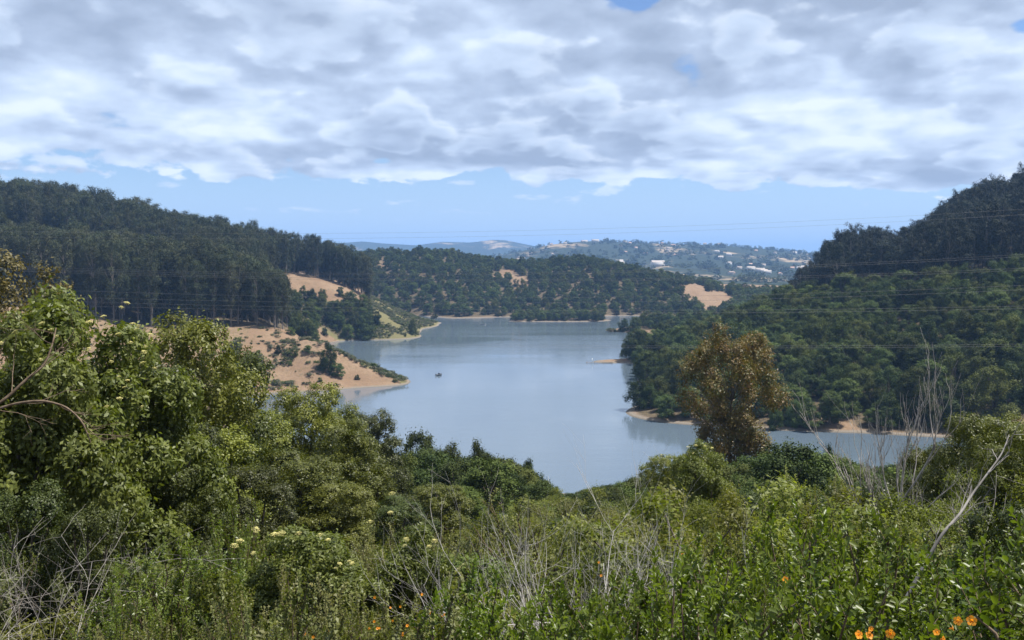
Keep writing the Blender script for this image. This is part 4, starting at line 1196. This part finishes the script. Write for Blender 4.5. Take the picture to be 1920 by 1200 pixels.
# random thicket filling, capped by the outline the photograph shows
def cap(px, Y):
    if px < 880:
        n_ = np.interp(px, [-200, 90, 200, 300, 450, 600, 850, 900], [1230, 1190, 1090, 1040, 990, 1010, 1020, 1040])
        m_ = np.interp(px, [-200, 300, 420, 600, 740, 850, 900], [860, 880, 925, 945, 970, 985, 990])
    else:
        n_ = np.interp(px, [880, 950, 1100, 1240, 1320, 1420, 1480, 1560, 1640, 1720, 1800, 1960, 2100], [1050, 1075, 1085, 1065, 1015, 950, 895, 985, 905, 990, 985, 930, 920])
        m_ = np.interp(px, [880, 960, 1040, 1100, 1200, 1300, 1400, 1480, 1560, 1640, 1720, 1780, 1960, 2100], [985, 950, 925, 915, 895, 880, 858, 840, 855, 880, 865, 838, 815, 800])
    if Y > 78 and px < 1040:
        return np.interp(px, [-200, 600, 720, 780, 905, 1000, 1040], [700, 800, 850, 845, 850, 888, 925])
    return n_ if Y < 11 else m_ + max(0, (18 - Y) * 4)
def fill(x0, x1, y0, y1, sp, protos, name, hh, ww, label_of, prob=1.0, keep=None):
    X, Y = jitter_grid(-70, 70, y0, y1, sp)
    Z = height(X, Y); gx, gy, d = project(X, Y, Z)
    for i in range(len(X)):
        if not (x0 < gx[i] < x1) or rng.uniform() > prob: continue
        if keep is not None and not keep(gx[i], Y[i]): continue
        H = rng.uniform(*hh)
        zt = CAM_Z + (490 - cap(gx[i], Y[i]) - (rng.uniform(-8, 20) if rng.uniform() < .45 else rng.uniform(20, 80))) * Y[i] / FPX
        H = min(H, zt - Z[i])
        if H < .5: continue
        pr = protos[rng.integers(0, len(protos))]
        lb, gr = label_of(gx[i], Y[i])
        kind_ = lb.split(' bush ')[0] + ' bush' if ' bush ' in lb else lb.split(' shrub ')[0] + ' shrub'
        lb = ('tall ' if H > .8 * hh[1] else ('low ' if H < .5 * hh[1] and not lb.startswith('low') else '')) + kind_ + ' ' + direction(gx[i], gy[i] - .7 * H / d[i] * FPX, NEAR_LM)
        if len(lb.split()) > 16: lb = lb.replace(' just ', ' ').replace(' well ', ' ')
        place_shrub(pr, name, (X[i], Y[i], Z[i] - .05), H, rng.uniform(*ww), lb, gr)
NEAR_LM = [(1640, 1182, 'the left pair of orange blooms'), (1805, 1162, 'the right group of orange blooms'), (1472, 1087, 'the single orange bloom'), (1650, 870, 'the tall dead tree'), (1830, 930, 'the leaning bare branch'), (1378, 850, 'the russet tree'),
           (1240, 870, 'the feathery green bush'), (1130, 1000, 'the grey dead brush'), (1205, 1020, 'the whitish dead shrub'), (960, 910, 'the shoreline oak clump'), (1910, 850, 'the right edge tree'), (590, 1050, 'the left low elderberry'), (770, 1050, 'the right low elderberry'),
           (760, 1165, 'the small orange blooms'), (445, 960, 'the bluish bay shoots'), (290, 1050, 'the large leaved shrub'), (1000, 1150, 'the bottom centre'), (1250, 1150, 'the bottom right of centre'), (1900, 1100, 'the lower right edge'), (1545, 840, 'the round dark bush'), (1740, 850, 'the green bush beside the dead tree')]
def lab_coyote(px, Y):
    if Y < 14: w = 'just behind the glossy foreground shrubs at right'
    elif px < 1180: w = 'round the dead brush right of centre'
    elif px < 1480: w = 'in the thicket below the russet tree'
    elif px < 1700: w = 'in the thicket at the foot of the dead tree'
    else: w = 'in the thicket at the far right of the slope'
    return 'light green small leaved bush ' + w, 'bushes ' + w
def lab_coffee(px, Y):
    w = 'at the bottom right corner' if px > 1640 else ('at bottom right below the dead tree' if px > 1330 else 'along the bottom right of centre')
    return 'glossy large leaved green shrub ' + w, 'glossy shrubs ' + w
def lab_thick(px, Y):
    w = 'along the bottom left of centre' if px > 480 else 'at the bottom left beside the black shade'
    if Y > 11: w = 'between the low elderberries and the oaks'
    return 'grey green small leaved bush ' + w, 'bushes ' + w
fill(890, 2420, 13.5, 46, 2.6, ROUND + ROUND + COYOTE[:1] + DROUND, 'coyote_bush', (2.2, 4.2), (2.6, 4.4), lab_coyote)
fill(890, 2420, 46, 76, 4.2, ROUND + DROUND, 'coyote_bush', (3.5, 6.5), (4.5, 7.0), lab_coyote)
fill(890, 2420, 9.5, 13.5, 1.5, ROUND + DROUND[:1] + COYOTE[:1], 'coyote_bush', (1.8, 3.4), (1.5, 2.4), lab_coyote, keep=lambda px, Y: not (940 < px < 1260))
fill(870, 2420, 3.6, 9.5, .82, COFFEE, 'coffeeberry_shrub', (1.3, 2.9), (1.0, 1.6), lab_coffee, .95, keep=lambda px, Y: not (930 < px < 1280 and Y > 7.5) and not (1540 < px < 1880 and Y < 4.6))
fill(930, 1280, 7.5, 13.5, 1.3, THICK, 'thicket_bush', (.7, 1.5), (1.3, 2.0), lambda px, Y: ('low grey green bush under the dead brush right of centre', 'low bushes under the dead brush'))
fill(-320, 900, 4.0, 11, .95, THICK, 'thicket_bush', (.8, 2.0), (1.1, 1.8), lab_thick)
fill(-320, 920, 11, 32, 2.0, THICK + ROUND[:2], 'thicket_bush', (1.4, 3.0), (1.9, 3.0), lab_thick)
# bluish bay shoots and the large leaved shrub at lower left
for (px, pt, Y, w, lb) in ((445, 925, 14, 130, 'bluish green bay shoots left of the low elderberry'), (300, 985, 11, 190, 'large leaved shrub at lower left before the black shade'), (215, 1075, 9, 150, 'large leaved shrub at the lower left edge of the black shade'), (390, 1000, 11.5, 150, 'large leaved shrub below the bluish bay shoots')):
    X, zg, H = by_top(px, pt, Y)
    place_shrub(BAYS[rng.integers(0, 2)], 'bay_shrub', (X, Y, zg), H, w * Y / FPX * 1.25, lb)
# the hidden lower slope, one mass of scrub trees down to the shore
X, Y = jitter_grid(-190, 230, 76, 222, 6.0)
Z = height(X, Y); gx, gy, d = project(X, Y, Z)
capm = np.array([cap(a, b) for a, b in zip(gx, Y)]) + 12
Hc = np.minimum(rng.uniform(4, 9, len(X)), CAM_Z + (490 - capm) * Y / FPX - Z)
kp = (Hc > 1.5) & (Z > 1.0) & (gx > -300) & (gx < 2250) & ~((np.abs(gx - 768) < 26) & (Y > 80) & (Y < 150))
stuff('slope_thicket', 'dense brush on the hidden lower slope above the shore', 'thicket', np.stack([X, Y, Z], 1)[kp], np.stack([Hc[kp] / 11 + .1, Hc[kp] / 11 + .1, Hc[kp] / 11], 1), [q['one'] for q in (OAK[0], BAY[0], OAK[2])])

# ------------------------------------------------------------------ dead wood
def grow(G, p0, d, Ln, r, depth, wob=.10, spread=.7, kids=(2, 4), up=.12):
    n = 5
    pts = [np.array(p0, float)]; dd = nrm(np.array(d, float))
    for _ in range(n - 1):
        dd = nrm(dd + rng.normal(0, wob, 3) + np.array([0, 0, up * .3]))
        pts.append(pts[-1] + dd * Ln / (n - 1))
    pts = np.array(pts)
    tube(G, pts, np.linspace(r, r * .55, n), 5 if depth > 2 else 3)
    if depth == 0: return
    for k in range(rng.integers(kids[0], kids[1] + 1)):
        t = rng.uniform(.3, 1.0); i = min(n - 2, int(t * (n - 1)))
        base = pts[i] + (pts[i + 1] - pts[i]) * (t * (n - 1) - i)
        nd = nrm(dd + rng.normal(0, spread, 3) * .8 + np.array([0, 0, up]))
        grow(G, base, nd, Ln * rng.uniform(.5, .82), r * .55, depth - 1, wob, spread, kids, up)
def dead_shrub(seed, nstem, H, spread_dir, depth, r, mat='dead', lean=(0, 0), **kw):
    global rng
    rng = np.random.default_rng(seed)
    Gs = []
    for q in range(nstem):
        G = Geo()
        a = q * 2.4
        d = np.array([math.cos(a) * spread_dir + lean[0], math.sin(a) * spread_dir + lean[1], 1.0])
        grow(G, (rng.normal(0, .08), rng.normal(0, .08), 0), d, H * rng.uniform(.45, .6), r, depth, **kw)
        Gs.append(G.build('dead_stem', [M[mat]], True))
    return Gs
def place_dead(ms, name, px, py_foot, Y, sc, label, rz=0.0, dz=0.0, cat='dead shrub', group=None):
    X, _, _ = unproj(px, py_foot, Y)
    o = empty(name, (X, Y, gz(X, Y) + dz), rz, (sc, sc, sc))
    for m in ms: obj('stem', m, o)
    tag(o, label, cat, group)
D1 = dead_shrub(900, 9, 3.4, .65, 4, .013, mat='pale_dead', lean=(-.3, 0), kids=(2, 3), up=.2)
D2 = dead_shrub(901, 6, 3.0, .45, 3, .017, mat='pale_dead', lean=(-.15, 0), kids=(2, 3), up=.3)
D3 = dead_shrub(902, 1, 8.4, .05, 4, .10, mat='dead', kids=(3, 4), spread=.46, up=.60, wob=.16)
D4 = dead_shrub(903, 2, 3.2, .35, 3, .020, kids=(2, 4), spread=.8)
D5 = dead_shrub(904, 4, 3.0, .9, 3, .009, mat='dead', lean=(.5, -.2), kids=(3, 4), spread=.9, up=-.05)
rng = np.random.default_rng(61)
place_dead(D1, 'dead_shrub', 1130, 1060, 10.0, .95, 'grey dead brush with leaning bare stems right of centre', 0.3)
place_dead(D2, 'dead_shrub', 1205, 1070, 9.3, .86, 'whitish dead shrub standing behind the glossy shrubs', 1.2)
place_dead(D1, 'dead_shrub', 1030, 1030, 10.6, .95, 'fine grey dead brush at the left of the dead patch', 2.1)
place_dead(D2, 'dead_shrub', 1090, 960, 14, .95, 'dead twigs sticking up before the water at centre', 4.0)
place_dead(D1, 'dead_shrub', 1270, 1000, 11, .80, 'brownish bare brush at the right of the dead patch', 5.2)
place_dead(D3, 'dead_tree', 1640, 930, 30, .80, 'tall bare grey dead tree before the right shore', 0.6, cat='dead tree')
place_dead(D3, 'dead_tree', 1690, 930, 27, .55, 'thinner bare dead tree right of the tall one', 2.9, cat='dead tree')
place_dead(D4, 'dead_shrub', 1690, 960, 18, 1.0, 'thin bare stems below the tall dead tree', 1.0)
place_dead(D4, 'dead_shrub', 1590, 920, 24, 1.15, 'bare twigs left of the tall dead tree', 3.0)
place_dead(D4, 'dead_shrub', 1890, 880, 20, 1.4, 'pale bare branches over the right thicket', 2.0)
place_dead(D4, 'dead_shrub', 1800, 870, 26, 1.25, 'grey bare twigs on top of the right thicket', 4.4)
for i, (px, pf, Y, sc, rz, lb) in enumerate(((-30, 1100, 10, 1.25, 0.2, 'grey bare brush at the left edge, lowest'), (20, 1020, 12, 1.3, 1.7, 'grey bare brush over the black shade at left'), (-40, 950, 13, 1.4, 3.3, 'grey bare brush at the left edge under the elderberry'), (110, 900, 16, 1.3, 4.6, 'grey bare twigs between the elderberry and the dark oak'), (60, 820, 15, 1.35, 5.5, 'bare twigs hanging in the lower elderberry'))):
    place_dead(D5, 'dead_shrub', px, pf, Y, sc, lb, rz)
# long bare boughs crossing the elderberry at left, and the leaning pole like branch at right
def bough(name, pts, r0, r1, label, mat='twig', cat='branch'):
    P = np.array([unproj(*q) for q in pts])
    o3 = np.mean(P, 0); G = Geo()
    t = np.linspace(0, len(P) - 1, 4 * len(P))
    Q = np.stack([np.interp(t, np.arange(len(P)), P[:, k]) for k in range(3)], 1)
    k = np.array([.25, .5, .25])
    for _ in range(3):
        Q[1:-1] = .25 * Q[:-2] + .5 * Q[1:-1] + .25 * Q[2:]
    tube(G, Q - o3, np.linspace(r0, r1, len(Q)), 6)
    for i in range(3, len(Q) - 2, 3):
        d = nrm(Q[i + 1] - Q[i] + rng.normal(0, .5, 3) * np.linalg.norm(Q[i + 1] - Q[i]))
        grow(G, Q[i] - o3, d, r0 * 22 * rng.uniform(.6, 1.2), r1, 2, kids=(1, 3))
    o = obj(name, G.build(name, [M[mat]], True)); o.location = o3
    tag(o, label, cat)
bough('bare_bough', [(-60, 790, 15), (10, 750, 15.2), (50, 710, 15.4), (85, 685, 15.6), (100, 640, 15.8), (105, 615, 16)], .035, .010, 'thick bare bough rising across the lower elderberry')
bough('bare_bough', [(-60, 790, 14), (20, 757, 14), (80, 750, 14), (125, 762, 14), (155, 790, 14), (170, 830, 14)], .028, .008, 'arching bare bough over the dark left shade')
bough('bare_bough', [(1700, 1120, 7.9), (1765, 1000, 8), (1800, 965, 8.1), (1820, 930, 8.2), (1850, 890, 8.3), (1880, 850, 8.4), (1892, 815, 8.5)], .016, .005, 'long bare leaning branch at right in the foreground', 'dead')

# ------------------------------------------------------------------ orange monkey flowers
def make_flower(seed):
    global rng
    rng = np.random.default_rng(seed)
    G = Geo()
    tube(G, [[0, 0, -.5], [0, 0, -.1], [0, 0, .1]], [.07, .12, .20], 6, .3)
    for k in range(5):
        a = k * 1.2566 + .2; c, s_ = math.cos(a), math.sin(a)
        p = lambda r, z, w: [c * r - s_ * w, s_ * r + c * w, z]
        G.add([p(.12, .08, -.10), p(.42, .20, -.24), p(.55, .16, 0), p(.42, .20, .24), p(.12, .08, .10), p(.3, .16, 0)], [[0, 1, 2, 5], [5, 2, 3, 4]], .4 + .12 * k)
    return G.build('orange_flower', [M['orange']])
FLW = make_flower(950)
rng = np.random.default_rng(71)
def monkey(px, py, Y, heads, label, group=None):
    X, _, zt = unproj(px, py, Y)
    zg = gz(X, Y); H = max(.4, zt - zg - .04)
    pr = MONK[rng.integers(0, 2)]
    o = place_shrub(pr, 'monkey_flower', (X, Y, zg), H, .8, label, group, 'flower', 0.0)
    for (hx, hy, hs) in heads:
        P = np.array(unproj(hx, hy, Y - .25)) - np.array([X, Y, zg])
        hang(o, obj('flower', FLW, o), P, hs * Y / FPX * .62, (rng.uniform(.7, 1.5), rng.normal(0, .4), rng.uniform(-1, 1)))
monkey(1640, 1165, 3.5, [(1609, 1190, 24), (1629, 1192, 22), (1634, 1180, 16), (1669, 1188, 26)], 'monkey flower with large orange blooms, left of two at bottom right')
monkey(1805, 1150, 3.5, [(1796, 1164, 24), (1822, 1164, 28), (1757, 1186, 20), (1785, 1178, 16), (1768, 1198, 16)], 'monkey flower with large orange blooms, right of two at bottom right')
monkey(1472, 1080, 4.6, [(1472, 1087, 18)], 'single orange bloom low among the glossy shrubs')
for (px, py, Y, n, lb) in ((705, 1165, 6.5, 4, 'monkey flower patch with orange blooms at the bottom, leftmost of three'), (780, 1170, 6.2, 5, 'monkey flower patch with orange blooms at the bottom, middle of three'), (825, 1150, 7, 4, 'monkey flower patch with orange blooms at the bottom, rightmost of three'), (735, 1115, 8, 4, 'small monkey flower above the bottom patches'), (600, 1180, 6.5, 4, 'monkey flower at the bottom left of the low elderberry'), (1130, 1055, 10.5, 2, 'faded monkey flower at the foot of the dead brush'), (1240, 1040, 10.5, 2, 'faded monkey flower right of the dead brush')):
    monkey(px, py, Y, [(px + rng.normal(0, 24), py + rng.uniform(-6, 26), rng.uniform(6, 9)) for _ in range(n)], lb)

# ------------------------------------------------------------------ power lines crossing the valley
M['wire'] = plain_mat('aluminium_wire', (.10, .10, .105), (.17, .17, .175), 2, .6, 0, .3, .2)
def wire(pts, Y, label, r=.0105):
    t = np.array(pts, float)
    co = np.polyfit(t[:, 0], t[:, 1], 2)
    xs = np.linspace(-900, 2900, 60)
    P = np.array([unproj(a, np.polyval(co, a), Y) for a in xs])
    o3 = P.mean(0); G = Geo(); tube(G, P - o3, r, 4)
    o = obj('power_line', G.build('power_line', [M['wire']], True)); o.location = o3
    tag(o, label, 'power line', 'power lines across the valley')
W_ = [
    ([(0, 433), (700, 437.5), (1360, 420), (1920, 392.5)], 150, 'topmost power line crossing the open sky'),
    ([(0, 444), (700, 446), (1360, 430.5), (1920, 402)], 150, 'second power line from the top crossing the sky'),
    ([(0, 498), (480, 511), (900, 514), (1440, 497), (1920, 478)], 140, 'power line crossing the top of the middle hill, upper of a pair'),
    ([(0, 501.5), (480, 514), (900, 517), (1440, 500.5), (1920, 482)], 140, 'power line crossing the top of the middle hill, lower of a pair'),
    ([(0, 504), (480, 517), (900, 526), (1440, 518), (1920, 503)], 135, 'power line just below the upper pair, upper strand'),
    ([(0, 507), (480, 520), (900, 529), (1440, 521), (1920, 507)], 135, 'power line just below the upper pair, lower strand'),
    ([(0, 540), (480, 553), (900, 562), (1440, 549), (1920, 536)], 130, 'power line across the middle of the wooded hill, upper strand'),
    ([(0, 553), (480, 564), (900, 571), (1440, 558), (1920, 544)], 130, 'power line across the middle of the wooded hill, lower strand'),
    ([(0, 562), (480, 571), (900, 582), (1440, 582), (1920, 573)], 125, 'power line just above the far shore, upper strand'),
    ([(0, 570), (480, 579), (900, 587), (1440, 587), (1920, 578)], 125, 'power line just above the far shore, lower strand'),
    ([(480, 640), (900, 646), (1440, 649), (1920, 645)], 120, 'lower power line over the open water, upper strand'),
    ([(480, 643), (900, 649.5), (1440, 652.5), (1920, 649)], 120, 'lower power line over the open water, lower strand'),
]
for (pts, Y, lb) in W_: wire(pts, Y, lb)

# ------------------------------------------------------------------ boats, jetty, marker
M['hull'] = plain_mat('dark_hull', (.02, .03, .045), (.05, .06, .08), 3, .4, 0, .5)
M['inside'] = plain_mat('pale_boat_inside', (.35, .36, .36), (.5, .5, .48), 3, .6)
M['planks'] = plain_mat('weathered_planks', (.13, .105, .08), (.26, .22, .18), 4, .9, .3, stretch=(1, 6, 1))
M['white_paint'] = plain_mat('white_paint', (.72, .72, .70), (.82, .82, .80), 3, .5)
def hull_mesh(L, Wd, D, name, mat):
    G = Geo(); n = 11; V = []
    for i in range(n):
        t = i / (n - 1); w = Wd * .5 * (1 - max(0, (t - .45) / .55) ** 2.2) * (.86 + .14 * min(1, t * 3)); w = max(w, .02)
        xx = (t - .5) * L; sheer = D * (.9 + .35 * t ** 2)
        V += [(xx, -w, sheer), (xx, -w * .78, .05 * D), (xx, 0, -.22 * D), (xx, w * .78, .05 * D), (xx, w, sheer), (xx, w * .82, sheer * .95), (xx, w * .62, .22 * D), (xx, 0, .12 * D), (xx, -w * .62, .22 * D), (xx, -w * .82, sheer * .95)]
    Q = [(i * 10 + j, i * 10 + (j + 1) % 10, (i + 1) * 10 + (j + 1) % 10, (i + 1) * 10 + j) for i in range(n - 1) for j in range(10)]
    for e in (0, (n - 1) * 10):
        Q += [(e, e + 1, e + 8, e + 9), (e + 1, e + 2, e + 7, e + 8), (e + 2, e + 3, e + 6, e + 7), (e + 3, e + 4, e + 5, e + 6)]
    G.add(V, Q); return G.build(name, [mat], True)
def box_geo(G, x0, x1, y0, y1, z0, z1):
    V = [(x0, y0, z0), (x1, y0, z0), (x1, y1, z0), (x0, y1, z0), (x0, y0, z1), (x1, y0, z1), (x1, y1, z1), (x0, y1, z1)]
    G.add(V, [(0, 3, 2, 1), (4, 5, 6, 7), (0, 1, 5, 4), (1, 2, 6, 5), (2, 3, 7, 6), (3, 0, 4, 7)])
def box_part(name, b, mat, parent):
    G = Geo(); box_geo(G, *b); return obj(name, G.build(name, [M[mat]]), parent)
def boat(px, py, L, Wd, D, label, rz, motor=True):
    Y = CAM_Z * FPX / (py - 490)
    X = (px - 960) / FPX * (Y * CT + CAM_Z * ST)
    o = empty('motor_boat' if motor else 'rowing_boat', (X, Y, .05), rz)
    obj('hull', hull_mesh(L, Wd, D, 'hull', M['hull']), o)
    for xx in (-.25, .12): box_part('seat', (xx * L - .14, xx * L + .14, -Wd * .38, Wd * .38, D * .62, D * .68), 'inside', o)
    if motor:
        mo = box_part('outboard_motor', (-L * .5 - .32, -L * .5 - .02, -.16, .16, D * .7, D * 1.55), 'hull', o)
        box_part('tiller', (-L * .5, -L * .5 + .5, -.03, .03, D * 1.3, D * 1.37), 'inside', mo)
        box_part('console', (-.1, .35, -Wd * .3, Wd * .3, D * .6, D * 1.75), 'hull', o)
    tag(o, label, 'boat')
boat(823, 705, 4.2, 1.7, .75, 'small dark motor boat alone in the middle of the lake', .9)
boat(905, 609, 6.0, .9, .4, 'tiny low rowing boat far out before the far shore', .1, False)
# jetty on the sand spit
jx, jy, jz = foot(1150, 681)
jo = empty('wooden_jetty', (jx - 1.0, jy, 0), 0)
for i in range(22):
    box_part('plank', (-15 + i * .72, -15 + i * .72 + .64, -.7, .7, .42, .50), 'planks', jo)
for xx in (-14.6, -10, -5, 0):
    for yy in (-.62, .62): box_part('post', (xx - .09, xx + .09, yy - .09, yy + .09, -2, 1.0), 'planks', jo)
box_part('tall_post', (-11.6, -11.4, -.6, -.4, .5, 3.0), 'white_paint', jo)
tag(jo, 'low wooden jetty reaching out from the sand spit', 'jetty')
# white marker in the water in front of the shoreline clump
mx_, my_, mz_ = unproj(1028, 893, 236)
mo = empty('marker_buoy', (mx_, my_, 0))
G = Geo(); tube(G, [[0, 0, -.6], [0, 0, .1], [0, 0, .3], [0, 0, .5]], [.3, .42, .42, .2], 10); obj('float', G.build('float', [M['white_paint']], True), mo)
G = Geo(); tube(G, [[0, 0, .4], [0, 0, 2.2]], [.09, .07], 8); obj('mast', G.build('mast', [M['white_paint']], True), mo)
tag(mo, 'white marker buoy by the shoreline at the foot of the oak clump', 'buoy')

# ------------------------------------------------------------------ far town: houses scattered on the hazy hillside
HWALL = [plain_mat('house_wall_%d' % i, c, tuple(v * 1.08 for v in c), .5, .8) for i, c in enumerate([(.28, .265, .24), (.36, .35, .335), (.22, .20, .17)])]
HROOF = [plain_mat('house_roof_%d' % i, c, tuple(v * 1.2 for v in c), .8, .9) for i, c in enumerate([(.22, .17, .14), (.30, .26, .23), (.36, .22, .16)])]
M['pane'] = plain_mat('window_pane', (.03, .04, .05), (.06, .07, .08), 1, .2)
def house_meshes(L, Wd, H, i):
    G = Geo(); box_geo(G, -L / 2, L / 2, -Wd / 2, Wd / 2, -3, H)
    wall = G.build('wall', [HWALL[i]])
    o_ = .5; r = H + Wd * .28
    V = [(-L / 2 - o_, -Wd / 2 - o_, H - .1), (L / 2 + o_, -Wd / 2 - o_, H - .1), (L / 2 + o_, 0, r), (-L / 2 - o_, 0, r), (-L / 2 - o_, Wd / 2 + o_, H - .1), (L / 2 + o_, Wd / 2 + o_, H - .1)]
    G = Geo(); G.add(V, [(0, 1, 2, 3), (3, 2, 5, 4), (0, 3, 4, 0), (1, 5, 2, 1)][:2]); G.add([V[0], V[3], V[4], (V[0][0], 0, H - .1)], [(0, 3, 2, 1)]); G.add([V[1], V[5], V[2], (V[1][0], 0, H - .1)], [(0, 3, 1, 2)])
    roof = G.build('roof', [HROOF[i]])
    G = Geo()
    for k in range(3):
        box_geo(G, -L * .36 + k * L * .27, -L * .36 + k * L * .27 + L * .16, -Wd / 2 - .06, -Wd / 2 + .02, 1.2, H - 1.0)
    return wall, roof, G.build('windows', [M['pane']])
HOUSE = [house_meshes(15, 10, 6.5, 0), house_meshes(20, 11, 7, 1), house_meshes(13, 9, 5, 2), house_meshes(26, 13, 9, 1)]
rng = np.random.default_rng(81)
cnt = 0
for _ in range(3000):
    if cnt >= 62: break
    px = rng.uniform(1010, 1560); Y = rng.uniform(2500, 4300)
    X = (px - 960) / FPX * Y
    if fbm(np.array([X / 300]), np.array([Y / 300]), 3, 55)[0] < .47: continue
    Z = float(far_height(np.array([X]), np.array([Y]))[0])
    w, r_, wi = HOUSE[rng.choice(4, p=[.4, .25, .25, .1])]
    o = empty('house', (X, Y, Z + .4), rng.normal(0, .5))
    obj('wall', w, o); obj('roof', r_, o)
    place_ = 'above the tan rise' if Y > 3400 else 'around the tan rise'
    side = 'left' if px < 1280 else 'right'
    tag(o, 'small pale house %s on the %s of the far hazy hillside' % (place_, side), 'house', 'far houses %s, %s' % (place_, side))
    cnt += 1
# the long white hall and the tower on the skyline
X, Y = (1227 - 960) / FPX * 2900, 2840.0; Z = float(far_height(np.array([X]), np.array([Y]))[0])
o = empty('white_hall', (X, Y, Z + 1), .15, (1.6, 1.6, 1.5)); w, r_, wi = HOUSE[3]
obj('wall', w, o); obj('roof', r_, o); tag(o, 'long white hall standing out on the far tan rise', 'building')
X, Y = (1132 - 960) / FPX * 4400, 4400.0; Z = float(far_height(np.array([X]), np.array([Y]))[0])
o = empty('water_tower', (X, Y, Z))
G = Geo(); tube(G, [[0, 0, -2], [0, 0, 9], [0, 0, 9.5], [0, 0, 10]], [6, 6, 5, .2], 14); obj('tank', G.build('tank', [HWALL[0]], True), o)
G = Geo(); tube(G, [[2, 0, 9], [2, 0, 20]], [.8, .5], 6); obj('mast', G.build('mast', [HWALL[2]], True), o)
tag(o, 'small tower on the crest of the far hazy ridge', 'tower')


# ------------------------------------------------------------------ the air: a closed box of thin even haze
def haze_box():
    x0, x1, y0, y1, z0, z1 = -14500, 14500, -400, 14600, -22, 330
    V = [(x0, y0, z0), (x1, y0, z0), (x1, y1, z0), (x0, y1, z0), (x0, y0, z1), (x1, y0, z1), (x1, y1, z1), (x0, y1, z1)]
    Q = [(0, 3, 2, 1), (4, 5, 6, 7), (0, 1, 5, 4), (1, 2, 6, 5), (2, 3, 7, 6), (3, 0, 4, 7)]
    m, t, out = new_mat('haze')
    pv = t.node('ShaderNodeVolumePrincipled')
    pv.inputs['Color'].default_value = (.25, .45, .82, 1)
    pv.inputs['Density'].default_value = HAZE_DENSITY
    pv.inputs['Anisotropy'].default_value = 0.0
    t.l.new(pv.outputs[0], out.inputs['Volume'])
    o = obj('haze', mesh_np('haze', np.array(V, float), quads=Q, mats=[m]))
    tag(o, 'thin blue haze lying over the valley', 'haze', kind='stuff')
HAZE_DENSITY = 0.00010
haze_box()

# ------------------------------------------------------------------ look-alikes: tell two or three apart by distance, let larger sets share a group
def settle_labels():
    by = {}
    for o in bpy.data.objects:
        if o.parent is None and 'label' in o.keys() and o.get('kind') is None:
            by.setdefault(o['label'], []).append(o)
    for lb, os_ in by.items():
        if len(os_) < 2: continue
        os_.sort(key=lambda o: o.location[1])
        words = {2: ('the nearer', 'the farther'), 3: ('the nearest', 'the middle one', 'the farthest')}.get(len(os_))
        if words and len(lb.split()) <= 13:
            for o, w in zip(os_, words): o['label'] = lb + ', ' + w
        else:
            gr = os_[0].get('group') or 'alike plants'
            for o in os_: o['group'] = gr
settle_labels()
